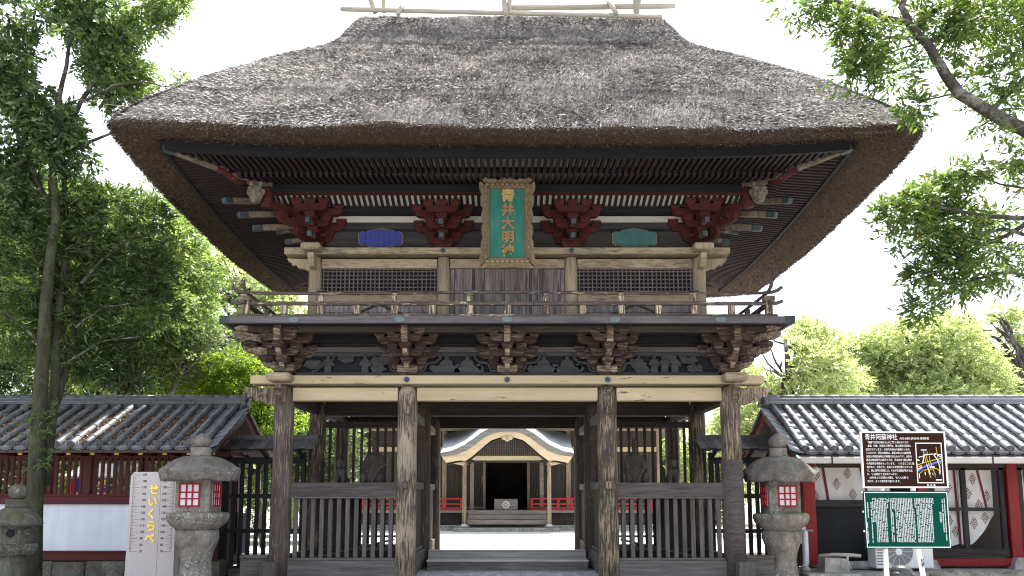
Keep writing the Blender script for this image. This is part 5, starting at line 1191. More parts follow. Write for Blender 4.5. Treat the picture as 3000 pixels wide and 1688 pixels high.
for d, r in (((0, 0, .42), (.17, .15, .09)), ((0, 0, .3), (.2, .17, .12)), ((-.1, -.08, .36), (.09, .09, .06)), ((.13, -.06, .33), (.1, .09, .07)), ((0, -.12, .25), (.16, .08, .06)), ((-.18, 0, .24), (.09, .09, .06)), ((.2, 0, .23), (.09, .1, .06)), ((0, 0, .15), (.24, .2, .14))): om.ell(oc + Vector(d), r, 14, 10)
o = om.build('roof_ornament', 'glaze', smooth=True); tag(o, 'dark glazed tile ornament standing on the ground below the green sign', 'ornament'); remesh(o, .014, 2)
ed = MB()
for k in range(14):
    x = 7.2 + k * .3; ed.ell((x, .05 + .06 * math.sin(k), .2), (.22, .2, .14 + .03 * math.sin(k * 1.7)), 10, 7)
o = ed.build('kerb_stone', 'lantern', smooth=True); tag(o, 'long low rough stone edging in front of the office', 'kerb'); remesh(o, .035, 4)

# guardian statues in the side bays ------------------------------------------------
def guardian(x, label):
    g = thing('guardian_statue', label, 'statue', (x, 1.55, 1.775)); m = MB(); z = 0.0
    m.lathe(0, 0, [(.26, z), (.28, .05), (.26, .2), (.21, .3), (.18, .38), (.22, .48), (.2, .54), (.1, .6), (.06, .63)], 16)
    for s in (-1, 1):
        m.tube([(s * .16, 0, .53), (s * .24, -.05, .38), (s * .25, -.16, .25)], [.085, .1, .09], 10); m.tube([(s * .22, -.1, .3), (s * .34, -.1, .22)], [.1, .03], 8)
        m.tube([(s * .1, -.05, .12), (s * .26, -.28, .12), (s * .22, -.3, .02)], [.12, .1, .09], 10)
    m.ell((0, -.01, .70), (.075, .085, .105), 14, 10); m.ell((0, -.09, .69), (.015, .02, .025), 8, 6)
    for s in (-1, 1): m.ell((s * .078, 0, .69), (.014, .02, .03), 6, 6)
    m.lathe(0, .0, [(.08, .76), (.075, .8), (.05, .88), (.012, .9)], 12)
    m.v = [(v[0] * .64, v[1], v[2] * .97) for v in m.v]
    remesh(m.build('body', 'statue', g, True, True), .016, 2)
    m2 = MB().tube([(.0 + .05 * k, -.32 + .01 * k * k, .02 + .13 * k - .012 * k * k) for k in range(6)], .008, 5).build('bow', 'odaruki', g, local=True)
    return g
guardian(-2.48, 'seated wooden guardian figure in court robe, in the bay beside the measuring stone'); guardian(2.38, 'seated wooden guardian figure in court robe, in the bay nearest the office')
def liondog(x, label, f):
    m = MB(); c = Vector((x, 1.6, 1.775))
    for d, r in (((0, .05, .12), (.1, .16, .12)), ((0, -.05, .22), (.09, .1, .14)), ((0, -.1, .36), (.085, .09, .09)), ((0, -.19, .33), (.05, .05, .045)), ((0, .0, .4), (.08, .06, .07)), ((0, .17, .22), (.05, .05, .14))): m.ell(c + Vector(d), r, 12, 8)
    for s in (-1, 1): m.tube([c + Vector((s * .06, -.1, .26)), c + Vector((s * .065, -.16, .0))], [.045, .04], 8); m.ell(c + Vector((s * .09, .08, .06)), (.06, .11, .07), 10, 6); m.ell(c + Vector((s * .07, -.08, .42)), (.025, .02, .04), 6, 6)
    o = m.build('lion_dog_statue', 'statue', smooth=True); tag(o, label, 'statue'); remesh(o, .014, 2)
liondog(-3.1, 'small carved lion dog in the bay beside the measuring stone', 1); liondog(3.08, 'small carved lion dog in the bay nearest the office', -1)

# ------------------------------------------------------------ shrine hall behind
H = thing('shrine_hall', 'wooden shrine hall with curved gable porch and vermilion railings across the white courtyard', 'hall', (0, 19.5, .2))
def HP(n, mb, m, sm=False, par=None): return mb.build(n, m, par or H, sm)
HP('stone_step', MB().box(-1.96, 1.93, 16.6, 17.7, .1, .345, .02), 'concrete'); HP('stone_step', MB().box(-6.5, 6.5, 17.75, 18.1, .1, .4, .02), 'concrete'); HP('stone_step', MB().box(-6.5, 6.5, 17.5, 17.74, .1, .3, .02), 'concrete')
for x in (-1.585, 1.555):
    HP('pillar_base', MB().box(x - .17, x + .17, 16.84, 17.16, .346, .42, .02), 'concrete'); HP('porch_pillar', MB().box(x - .075, x + .075, 16.925, 17.075, .46, 2.8, .012), 'hall_post')
    HP('pillar_shoe', MB().box(x - .1, x + .1, 16.9, 17.1, .42, .47), 'pvc')
for x in (-1.39, 1.36): HP('pillar', MB().box(x - .075, x + .075, 18.9, 19.05, .96, 3.3), 'hall_step')
for k in range(3): HP('step', MB().box(-1.49, 1.48, 17.16 + k * .36, 18.3, .455 + k * .17, .62 + k * .17, .008), 'hall_step')
HP('veranda', MB().box(-6.3, 6.3, 18.25, 19.6, .86, .955), 'hall_step'); HP('skirting', MB().box(-6.2, 6.2, 18.5, 18.55, .4, .86), 'hall_dark')
HP('rainbow_beam', MB().prism([(-1.35, 2.86), (-1.2, 2.82), (1.2, 2.82), (1.35, 2.86), (1.3, 2.93), (1.1, 2.985), (-1.1, 2.985), (-1.3, 2.93)], 16.93, 17.07), 'hafu_cream')
HP('porch_beam', MB().box(-1.5, 1.5, 17.0, 17.1, 2.74, 2.82), 'hall_dark')
cv_o = [(-2.44, 3.05), (-2.05, 3.12), (-1.58, 3.33), (-1.27, 3.545), (-.96, 3.78), (-.6, 3.97), (-.3, 4.04), (0, 4.06)]
cv_g = [(-2.38, 2.925), (-1.88, 2.985), (-1.48, 3.15), (-1.15, 3.39), (-.84, 3.62), (-.53, 3.77), (-.28, 3.825), (0, 3.838)]
cv_c = [(-2.22, 2.70), (-1.8, 2.785), (-1.48, 2.79), (-1.2, 3.0), (-.9, 3.27), (-.59, 3.52), (-.29, 3.62), (0, 3.638)]
full = lambda c: c + [(-x, z) for x, z in c[-2::-1]]
def band(lo, hi, y0, y1): l, h = full(lo), full(hi); return MB().prism(l + h[::-1], y0, y1)
HP('grey_bargeboard', band(cv_g, cv_o, 16.2, 16.32), 'hafu_grey'); HP('cream_bargeboard', band(cv_c, cv_g, 16.23, 16.33), 'hafu_cream')
l0 = full(cv_o); vs = []; fs = []; n = len(l0)
for k, (y, dz, sx) in enumerate(((16.3, .02, 1), (17.2, .16, 1.0), (18.6, .5, 1.02), (20, .95, 1.05))): vs += [(x * sx, y, z + dz + (.06 * k if abs(x) > .4 else .02 * k)) for x, z in l0]
for k in range(3):
    for i in range(n - 1): fs.append((k * n + i, k * n + i + 1, (k + 1) * n + i + 1, (k + 1) * n + i))
HP('porch_roof', MB().add(vs, fs), 'copper_white', True)
vs = [(x, y, z - .05) for y in (16.33, 19.4) for x, z in full(cv_c)]; HP('porch_ceiling', MB().add(vs, [(i, i + 1, n + i + 1, n + i) for i in range(n - 1)]), 'hall_dark')
HP('tympanum', MB().prism(full([(x * .99, z) for x, z in cv_c[2:]]) , 16.95, 16.98), 'black')
for k in range(-15, 16):
    x = k * .08; zt = np.interp(-abs(x), [c[0] for c in cv_c], [c[1] for c in cv_c]) - .02
    if zt > 3.03: HP('lattice_bar', MB().box(x - .014, x + .014, 16.91, 16.935, 2.98, zt), 'lattice')
for k in range(8):
    z = 3.05 + k * .075; xm = np.interp(z, [c[1] for c in cv_c[2:]], [-c[0] for c in cv_c[2:]]); HP('lattice_bar', MB().box(-xm, xm, 16.925, 16.945, z - .012, z + .012), 'lattice_x')
pen = [(0, 3.46), (.06, 3.5), (.1, 3.53), (.16, 3.54), (.22, 3.6), (.17, 3.61), (.2, 3.65), (.1, 3.66)]; HP('gable_pendant', MB().prism(pen + [(-x, z) for x, z in pen[::-1]][:-1], 16.17, 16.22), 'hafu_cream')
HP('gold_boss', MB().ell((0, 16.16, 3.59), (.06, .03, .06), 12, 8), 'gold', True)
for s in (-1, 1): HP('porch_side_beam', MB().box(*sorted((s * 1.5, s * 1.62)), 16.3, 19.4, 2.72, 2.83), 'hall_post'); HP('porch_bracket', MB().prism([(s * 1.5, 2.79), (s * 1.72, 2.79), (s * 2.0, 2.7), (s * 1.62, 2.62)], 16.7, 17.1), 'hafu_cream')
HP('rear_wall', MB().box(-6.2, 6.2, 24, 24.1, .3, 4.3), 'hall_dark'); HP('floor', MB().box(-6.2, 6.2, 19.6, 24, .86, .95), 'hall_dark')
HP('frieze_beam', MB().box(-6.2, 6.2, 19.42, 19.58, 3.27, 3.46, .01), 'hafu_cream'); HP('upper_wall', MB().box(-6.2, 6.2, 19.5, 19.56, 3.46, 4.5), 'hall_dark'); HP('purlin', MB().box(-6.6, 6.6, 18.6, 18.8, 4.05, 4.2), 'hall_post')
for x in (-6.1, -4.3, -2.52, 2.454, 4.3, 6.1): HP('pillar', MB().box(x - .09, x + .09, 19.4, 19.58, .96, 4.3), 'hall_post')
for x in (-.92, .852): HP('door_post', MB().box(x - .05, x + .05, 19.44, 19.54, .96, 3.27), 'hall_step')
for a, b in ((-6.0, -4.4), (-4.2, -2.62), (-2.42, -.98), (.91, 2.36), (2.55, 4.2), (4.4, 6.0)):
    HP('wall_panel', MB().box(a, b, 19.5, 19.54, .96, 3.27), 'hall_dark'); HP('wall_rail', MB().box(a, b, 19.46, 19.5, 1.0, 1.08), 'hall_post')
    for k in range(int((b - a) / .2)): HP('batten', MB().box(a + k * .2 + .08, a + k * .2 + .11, 19.48, 19.5, 1.1, 3.2), 'hall_dark')
for a, b in ((-4.2, -2.7), (2.7, 4.2)): HP('cream_panel', MB().box(a, b, 19.44, 19.47, 2.5, 2.95), 'hafu_cream')
rfz = [(17.7, 4.35), (19.5, 5.3), (21.5, 7.0), (22.5, 8.2), (22.9, 8.2), (24, 7), (26, 5.3), (27.5, 4.35), (27.5, 4.2), (17.7, 4.2)]
HP('hall_roof', MB().prism(rfz, -7.2, 7.2, 'yz'), 'hafu_grey'); HP('side_wall', MB().box(-6.2, -6.1, 19.6, 24, .3, 4.3), 'hall_dark'); HP('side_wall', MB().box(6.1, 6.2, 19.6, 24, .3, 4.3), 'hall_dark')
for x0, x1, ps in ((-6.2, -1.75, (-1.78, -2.45, -3.2, -4.0, -4.8, -5.6, -6.15)), (.9, 6.2, (.95, 1.98, 2.5, 3.2, 4.0, 4.8, 5.6, 6.15))):
    r = MB().box(x0, x1, 18.44, 18.51, 1.36, 1.425, .008).build('red_railing', 'vermilion', H)
    for z in (1.19, 1.0): HP('rail_bar', MB().box(x0, x1, 18.455, 18.495, z - .03, z + .03), 'vermilion', par=r)
    for x in ps: HP('rail_post', MB().box(x - .045, x + .045, 18.435, 18.515, .956, 1.36), 'vermilion', par=r)
ob = thing('offering_box', 'brown wooden offering box with round white crest at the hall entrance', 'box', (-.05, 18.45, .965))
MB().box(-.45, .45, -.25, .25, 0, .41, .01).build('body', 'hall_step', ob, local=True)
MB().tube([(0, -.252, .2), (0, -.26, .2)], .137, 28).build('crest', 'signwhite', ob, local=True)
m = MB()
for k in range(4):
    t = R(45 + 90 * k); m.ell((.07 * math.cos(t), -.263, .2 + .07 * math.sin(t)), (.05, .003, .05), 12, 6)
m.build('crest_petals', 'white_dull', ob, local=True)
m = MB()
for k in range(4):
    t = R(90 * k); m.ell((.09 * math.cos(t), -.264, .2 + .09 * math.sin(t)), (.022, .004, .022), 8, 4)
m.build('crest_notches', 'hall_dark', ob, local=True)
for k in range(9): MB().box(-.4 + k * .1 - .02, -.4 + k * .1 + .02, -.22, .22, .41, .43).build('slat', 'hall_step', ob, local=True)
for x, lb in ((-.99, 'narrow orange hanging tassel at the hall doorway, beyond the post nearer the measuring stone'), (.86, 'narrow orange hanging tassel at the hall doorway, beyond the post nearer the office')):
    t_ = MB().prism([(x - .03, 1.98), (x + .03, 1.98), (x + .022, 2.3), (x - .022, 2.3)], 19.2, 19.22).build('hanging_tassel', 'goldred'); tag(t_, lb, 'tassel')
    MB().tube([(x, 19.21, 2.3), (x, 19.21, 3.2)], .008, 5).build('cord', 'dark_z', t_)
# festival stall seen through the slats
ST = thing('market_stall', 'stall with navy, red and white banner seen through the red slats', 'stall', (-11.0, 9.0, .2))
def TP(n, mb, m): return mb.build(n, m, ST)
TP('banner', MB().box(-11.95, -9.6, 8.98, 9.0, 1.66, 2.02), 'navy'); TP('banner_stripe', MB().box(-11.95, -9.6, 8.975, 8.999, 1.615, 1.659), 'redband'); TP('banner_skirt', MB().box(-11.95, -9.6, 8.98, 9.0, 1.3, 1.614), 'bannerwhite')
TP('side_banner', MB().box(-11.99, -11.96, 8.9, 10.4, 1.3, 2.0), 'redband'); TP('awning', MB().prism([(8.7, 2.03), (8.7, 2.08), (9.8, 2.45), (11, 2.1), (11, 2.05), (9.8, 2.4)], -12.1, -9.5, 'yz'), 'awning')
for x in (-11.9, -9.65):
    for y in (9.05, 10.8): TP('pole', MB().tube([(x, y, .2), (x, y, 2.1)], .025, 8), 'steel')
TP('counter', MB().box(-11.8, -9.7, 9.05, 9.6, .9, .95), 'hall_step')
obj('lettering', T['banner1'], ST, Vector((-11.2, 8.973, 1.83)) - Vector(ST.location), UP); obj('lettering', T['banner2'], ST, Vector((-10.45, 8.973, 1.83)) - Vector(ST.location), UP)
# ------------------------------------------------------------ trees
def unit(v): return v / (np.linalg.norm(v, axis=-1, keepdims=True) + 1e-9)
_hf = rng.normal(0, 1, (10, 3)); _hp = rng.uniform(0, 6.28, 10)
def hole(p, f):
    v = np.zeros(len(p))
    for i in range(10): v += np.sin(p @ (_hf[i] * f) + _hp[i])
    return v / 10 ** .5
def sprays(clumps, per_m2, leaf, width, twig=.35, m=8, droop=.15, shell=.55, holes=(1.6, -.2), up=.5, fan=.7):
    """clumps: (centre, radii). Short leafy twigs through each clump, denser near its outside, with gaps."""
    out = []
    for c, r in clumps:
        c = np.array(c, float); r = np.array(r, float)
        area = 4 * math.pi * ((r[0] * r[1]) ** 1.6 / 3 + (r[0] * r[2]) ** 1.6 / 3 + (r[1] * r[2]) ** 1.6 / 3) ** (1 / 1.6)
        n = max(6, int(area * per_m2)); d = unit(rng.normal(0, 1, (n, 3)))
        k = shell + (1 - shell) * rng.random(n) ** .6; p = c + d * r * (k + rng.normal(0, .09, n))[:, None]
        if holes: ok = hole(p, holes[0]) > holes[1]; p, d = p[ok], d[ok]
        if not len(p): continue
        td = unit(d * 1.0 + rng.normal(0, .55, p.shape) + np.array([0, 0, .15 - droop])); n = len(p)
        q = np.linspace(.1, 1, m)[None, :, None]; L = rng.uniform(.6, 1.2, (n, 1, 1)) * twig
        base = p[:, None, :] + td[:, None, :] * q * L + np.array([0, 0, -droop]) * (q ** 2) * L
        s = unit(np.cross(td, np.array([0, 0, 1.0]) + rng.normal(0, .3, td.shape)))
        sg = np.where(np.arange(m) % 2, 1, -1)[None, :, None]
        ld = unit(td[:, None, :] * .75 + s[:, None, :] * sg * fan + rng.normal(0, .3, (n, m, 3)) + np.array([0, 0, -droop * .8]))
        nn = unit(np.array([0, 0, 1.0]) * up + rng.normal(0, .45, (n, m, 3)) + d[:, None, :] * .35)
        sd = unit(np.cross(ld, nn)); nn = np.cross(sd, ld)
        l = leaf * rng.uniform(.7, 1.25, (n, m, 1)); w = width * rng.uniform(.8, 1.2, (n, m, 1))
        V = np.stack([base, base + ld * l * .42 + sd * w * .5 + nn * l * .06, base + ld * l, base + ld * l * .42 - sd * w * .5 + nn * l * .06], 2)
        out.append(V.reshape(-1, 3))
    return np.concatenate(out)
def crown(root, name, V, mat):
    o = np.array(root.location); return obj(name, fast_mesh(name, V - o, np.arange(len(V)).reshape(-1, 4), mat), root)
def curve(a, b, sag=.1, n=7, wig=.06):
    a, b = Vector(a), Vector(b); L = (b - a).length; pts = []
    for k in range(n + 1):
        q = k / n; p = a.lerp(b, q); p.z += sag * L * math.sin(math.pi * q) * .5
        if 0 < k < n: p += Vector((random.uniform(-1, 1), random.uniform(-1, 1), random.uniform(-1, 1))) * wig * L * .5
        pts.append(p)
    return pts
def limb(root, pts, r0, r1, mat, name='limb', n=8):
    k = len(pts) - 1; return MB().tube(pts, [r0 + (r1 - r0) * (i / k) ** .8 for i in range(k + 1)], n).build(name, mat, root, True)
def tree(name, label, base, h, r0, clumps, mat, bark, leaf, width, per, twig=.5, m=8, cat='tree', holes=(1.2, -.35), split=.35, group=None, limbs=True, **kw):
    t = thing(name, label, cat, base, 0, group); b = Vector(base)
    tz = min(c[0][2] for c in clumps); cx = sum(c[0][0] for c in clumps) / len(clumps); cy = sum(c[0][1] for c in clumps) / len(clumps)
    fork = Vector((b.x + (cx - b.x) * .35, b.y + (cy - b.y) * .35, b.z + min(h * split, max(.6, tz - b.z)))); mz = max(c[0][2] for c in clumps); top = Vector((cx, cy, max(fork.z + .3, mz - .5)))
    tp = curve(b, fork, 0, 5, .02); limb(t, tp, r0, r0 * .72, bark, 'trunk', 10); up = curve(fork, top, 0, 5, .08); limb(t, up, r0 * .72, r0 * .2, bark, 'trunk', 8)
    mb = MB()
    for c, r in clumps:
        c = Vector(c); zz = min(max(c.z - r[2] * .9 - .4, fork.z - h * .05), top.z); q = max(0, min(1, (zz - fork.z) / max(.1, top.z - fork.z)))
        a = up[int(q * 5 * .8)]; pts = curve(a, c, .12, 6, .1); mb.tube(pts, [r0 * .34 * (1 - k / 7.5) for k in range(7)], 6)
        for k in range(5):
            d = Vector((random.uniform(-1, 1), random.uniform(-1, 1), random.uniform(-.5, 1))).normalized(); e = c + Vector((d.x * r[0], d.y * r[1], d.z * r[2])) * .85; e2 = curve(pts[4 + k % 2], e, .05, 4, .12); mb.tube(e2, [r0 * .13, r0 * .11, r0 * .09, r0 * .06, r0 * .03], 5)
    if limbs: mb.build('limbs', bark, t, True)
    crown(t, 'crown', sprays(clumps, per, leaf, width, twig, m, holes=holes, **kw), mat); return t
def C(px, py, Y, rx, rz=None, ry=None):
    p = at(px, py, Y); return ((p.x, p.y, p.z), (rx, ry or rx * .85, rz or rx * .75))
random.seed(3)
# tree over the slatted corridor, several stems, in front of the wall
A = thing('shade_tree', 'tall several-stemmed tree with ferns on its mossy trunk before the plaster wall', 'tree', (-7.35, -.4, 0))
ya = -.4
limb(A, [at(92, 1775, ya), at(100, 1500, ya), at(112, 1250, ya), at(125, 1050, ya), at(135, 880, ya), at(150, 740, ya), at(165, 640, ya), at(160, 560, ya + .1), at(150, 470, ya + .1)], .15, .05, 'bark', 'trunk', 12)
limb(A, [at(128, 1420, ya + .2), at(147, 1260, ya + .2), at(160, 1140, ya + .25), at(168, 1000, ya + .3), at(178, 860, ya + .3), at(196, 720, ya + .4), at(190, 560, ya + .4), at(182, 430, ya + .5), at(180, 330, ya + .5)], .1, .035, 'bark', 'trunk', 10)
limb(A, [at(165, 1180, ya + .3), at(200, 1060, ya + .4), at(222, 940, ya + .5), at(238, 830, ya + .6), at(262, 740, ya + .7)], .07, .03, 'bark', 'trunk', 8)
for pts, r in (([(135, 850), (60, 770), (0, 740)], .05), ([(165, 640), (150, 520), (185, 420), (235, 300), (300, 190), (370, 90)], .075), ([(185, 430), (250, 420), (340, 386)], .05), ([(165, 640), (120, 560), (60, 430), (20, 300)], .08), ([(182, 430), (170, 300), (200, 150), (230, 0)], .06), ([(238, 830), (300, 760), (380, 700), (440, 690)], .03), ([(222, 960), (300, 900), (420, 880)], .022), ([(200, 1060), (300, 1000), (420, 985)], .02), ([(60, 430), (110, 300), (90, 150), (110, 0)], .05), ([(115, 1000), (40, 930), (-20, 900)], .03), ([(262, 740), (280, 640), (290, 560)], .03), ([(340, 386), (440, 470), (480, 500)], .02), ([(235, 300), (330, 250), (420, 240), (500, 255)], .025)):
    P3 = [at(x, y, ya + .2 + .1 * i) for i, (x, y) in enumerate(pts)]; n_ = []
    for p, q in zip(P3[:-1], P3[1:]): n_ += curve(p, q, 0, 3, .05)[:-1]
    n_.append(P3[-1]); limb(A, n_, r, r * .35, 'bark_dark', 'limb', 7)
cl = []
for x, y, dY, rx in ((40, 60, 0, .75), (160, 40, .3, .7), (270, 30, .4, .45), (90, 170, -.2, .75), (200, 150, .2, .6), (20, 260, 0, .6), (130, 300, .1, .6), (235, 260, .3, .5), (40, 400, 0, .55), (150, 390, .2, .5), (250, 330, .3, .4), (20, 520, .1, .6), (110, 480, .2, .45), (215, 430, .3, .42), (280, 400, .3, .35), (60, 600, 0, .5), (-40, 150, -.3, .8), (-40, 450, 0, .7), (310, 350, .5, .3), (-30, 650, 0, .55), (150, 560, .3, .35)):
    cl.append(C(x, y, ya + dY, rx, rx * .62))
crown(A, 'crown', sprays(cl, 80, .125, .058, .24, 8, .25, .45, (3.6, -.1), .5), 'leaf_broad')
cl = []
for x, y, dY, rx in ((330, 30, 1.0, .45), (360, 70, 1.0, .45), (420, 55, 1.0, .4), (470, 25, 1.0, .35), (300, 130, .9, .45), (350, 200, .9, .4), (330, 270, .8, .4), (400, 230, .9, .32), (450, 250, 1.0, .26), (380, 310, .8, .3), (520, 255, 1.0, .2), (310, 200, .8, .4), (340, 110, .9, .4), (500, 5, 1.0, .3)):
    cl.append(C(x, y, ya + dY, rx * 1.1, rx * .7))
crown(A, 'crown', sprays(cl, 120, .08, .045, .2, 8, .1, .3, (3.8, -.3), .5), 'leaf_mid')
cl = []
for x, y, dY, rx in ((150, 640, .2, .5), (250, 600, .3, .5), (340, 620, .4, .55), (420, 640, .5, .4), (200, 720, .2, .55), (310, 730, .4, .6), (400, 730, .5, .5), (90, 720, 0, .5), (60, 830, 0, .55), (190, 850, .3, .4), (280, 850, .4, .55), (370, 840, .5, .5), (440, 800, .6, .4), (250, 950, .4, .5), (330, 960, .5, .5), (60, 960, .1, .5), (20, 1060, .2, .45), (300, 1060, .5, .5), (390, 1010, .6, .4), (230, 1060, .4, .4), (460, 900, .6, .35), (380, 1100, .7, .35), (130, 950, .3, .25)):
    cl.append(C(x, y, ya + .25 + dY, rx, rx * .6))
crown(A, 'crown', sprays(cl, 80, .15, .03, .2, 11, .02, .5, (4.2, -.12), .6, .9), 'leaf_needle')
cl = [C(x, y, Y, r, r * .6) for x, y, Y, r in ((60, 780, 3.2, 1.0), (150, 700, 3.6, 1.0), (250, 760, 3.4, 1.1), (330, 680, 3.8, 1.0), (120, 880, 2.8, 1.0), (220, 880, 3.0, 1.0), (320, 830, 3.4, 1.0), (400, 780, 3.8, .9), (40, 640, 3.8, 1.0), (200, 630, 4.2, .9), (-60, 800, 3.2, 1.1), (-120, 700, 3.8, 1.2), (-60, 900, 2.6, 1.0), (20, 960, 2.4, .9), (420, 880, 3.4, .9), (300, 940, 3.0, .9), (150, 980, 2.6, .8), (500, 690, 3.6, .7), (460, 640, 3.9, .7), (450, 730, 3.2, .8), (380, 640, 3.6, .8))]
crown(A, 'crown', sprays(cl, 60, .11, .045, .3, 9, .15, .4, (2.2, -.5), .5), 'leaf_mid')
V = []
for k in range(26):
    c = at(random.choice((90, 108, 118, 150)) + random.uniform(-22, 22), random.uniform(1170, 1390), ya - random.uniform(.05, .2))
    for j in range(9):
        d = Vector((random.uniform(-1, 1), random.uniform(-.8, .3), random.uniform(-.2, .9))).normalized() * random.uniform(.08, .2); q = d.cross(Vector((0, 1, .2))).normalized() * .007
        V += [c, c + d * .5 + q + Vector((0, 0, .01)), c + d - Vector((0, 0, .05)), c + d * .5 - q + Vector((0, 0, .01))]
crown(A, 'fern', np.array([tuple(v) for v in V]), 'fern')

# overhanging branches of the tree outside the frame
O = thing('overhanging_tree', 'leaning tree with lichened limb and fresh glossy leaves overhanging the thatched roof', 'tree', (9.3, -4.2, 0)); yo_ = -3.6
limb(O, [(9.3, -4.2, 0), (9.1, -4.1, 2), (8.6, -4, 3.6), at(3040, 400, -3.9), ], .26, .13, 'bark_dark', 'trunk', 12)
for pts, r, r1, dy in (([(3040, 400), (2990, 375), (2900, 330), (2810, 275), (2770, 220), (2725, 140), (2680, 90), (2660, 65)], .1, .048, 0), ([(2660, 65), (2600, 55), (2540, 30), (2470, 10), (2400, -10)], .05, .02, 0), ([(2665, 65), (2640, 20), (2660, -20)], .05, .035, 0), ([(2690, 75), (2740, 30), (2800, 0)], .04, .025, .2), ([(2725, 130), (2770, 85), (2810, 72)], .025, .01, .1), ([(2725, 120), (2620, 150), (2520, 185)], .018, .006, 0), ([(2700, 110), (2600, 110), (2480, 80)], .016, .006, -.1), ([(2800, 275), (2720, 290), (2680, 310)], .014, .006, -.2), ([(3060, 620), (2950, 690), (2800, 760), (2700, 800)], .04, .012, .3), ([(3060, 700), (2940, 670), (2820, 690), (2740, 700)], .03, .01, .2), ([(3060, 810), (2920, 800), (2820, 830), (2700, 900)], .03, .01, .2), ([(3050, 640), (2860, 630), (2700, 590), (2620, 620)], .035, .01, 0), ([(2900, 330), (3000, 230), (3060, 160)], .04, .02, .4), ([(3060, 560), (2930, 540), (2850, 500)], .02, .008, .2), ([(2990, 60), (2980, 20), (2970, -20)], .06, .05, 1.0), ([(3050, 300), (3010, 150), (2990, 60)], .08, .06, 1.0)):
    P3 = [at(x, y, yo_ + dy) for x, y in pts]; n_ = []
    for p, q in zip(P3[:-1], P3[1:]): n_ += curve(p, q, 0, 3, .05)[:-1]
    n_.append(P3[-1]); limb(O, n_, r, r1, 'bark_dark', 'limb', 9)
cl = []
for x, y, r in ((2350, 15, .33), (2400, 40, .3), (2450, 20, .35), (2540, 20, .38), (2600, 60, .3), (2480, 90, .3), (2530, 150, .34), (2460, 150, .22), (2580, 180, .3), (2620, 130, .3), (2500, 210, .22), (2640, 210, .28), (2660, 20, .36), (2740, 40, .36), (2800, 50, .4), (2870, 30, .42), (2950, 60, .45), (2840, 110, .42), (2920, 140, .45), (2990, 130, .4), (2760, 110, .32), (2880, 200, .42), (2960, 220, .42), (3010, 300, .35), (2860, 260, .3), (2930, 300, .3), (2830, 350, .22), (2880, 345, .2), (3000, 370, .2), (2920, 380, .14), (3030, 30, .4), (2570, 100, .3), (2560, 225, .15)):
    cl.append(C(x, y, yo_ + random.uniform(-.3, .5), r, r * .62))
for x, y, r in ((2640, 620, .25), (2700, 580, .3), (2770, 560, .34), (2850, 530, .38), (2930, 520, .4), (2990, 540, .4), (2660, 690, .25), (2730, 650, .36), (2820, 640, .4), (2900, 640, .42), (2970, 630, .4), (2640, 720, .2), (2700, 740, .28), (2800, 730, .36), (2890, 740, .36), (2970, 740, .36), (2680, 800, .2), (2760, 800, .28), (2830, 800, .25), (2910, 790, .25), (2990, 810, .25), (2690, 900, .16), (2730, 900, .16), (2790, 860, .2), (2850, 840, .16), (2980, 930, .2), (2950, 950, .12), (3000, 960, .16), (2750, 560, .25), (2960, 470, .25), (2940, 480, .2)):
    cl.append(C(x, y, yo_ + .2 + random.uniform(-.3, .5), r, r * .5))
crown(O, 'crown', sprays([C(x, y, yo_ + d_, .14, .1) for x, y, d_ in ((2700, 800, .3), (2740, 700, .2), (2700, 900, .2), (2620, 620, 0), (2700, 590, 0), (2850, 500, .2), (2400, 0, 0), (2520, 185, 0), (2480, 80, -.1), (2810, 72, .1), (2680, 310, -.2), (2820, 690, .2), (2820, 830, .2), (2800, 760, .3))], 300, .11, .036, .2, 7, .18, .3, None, .5, .8), 'leaf_over')
crown(O, 'crown', sprays(cl, 66, .115, .036, .2, 7, .18, .35, (3.6, -.2), .5, .8), 'leaf_over')

# woods behind the slatted corridor
def rnd_clumps(spec, Y, n, x0, x1, y0, y1, r, f=.7):
    L = []
    for k in range(n):
        x = random.uniform(x0, x1); y = random.uniform(y0, y1); L.append(C(x, y, Y + random.uniform(-1, 1), r * random.uniform(.7, 1.25), r * f))
    return L
W = 'trees standing close together behind the slatted corridor'
tree('broadleaf_tree', 'dark dense tree behind the corridor, nearest the picture edge', (-13.5, 6, 0), 10, .3, rnd_clumps(0, 5.5, 26, -160, 190, 560, 1080, .95), 'leaf_broad', 'bark_dark', .13, .07, 42, .4, 8, holes=(1.4, -.5))
tree('broadleaf_tree', 'bright green tree rising just behind the corridor roof beside the several-stemmed tree', (-10, 8, 0), 11, .28, [C(x, y, 8 + random.uniform(-.8, .8), r, r * .62) for x, y, r in ((400, 600, .8), (450, 660, .9), (520, 700, .8), (380, 740, 1.0), (480, 780, 1.0), (560, 790, .8), (400, 880, 1.1), (520, 880, 1.0), (300, 800, 1.0), (330, 950, 1.1), (250, 640, 1.0), (160, 600, .9), (330, 620, .9), (80, 660, 1.0), (200, 700, 1.0), (100, 560, .8), (450, 980, 1.1), (560, 960, .8), (280, 1060, 1.1), (400, 1080, 1.1), (520, 1060, 1.0), (440, 560, .5))], 'leaf_mid', 'bark_dark', .12, .055, 52, .35, 8, holes=(1.6, -.4))
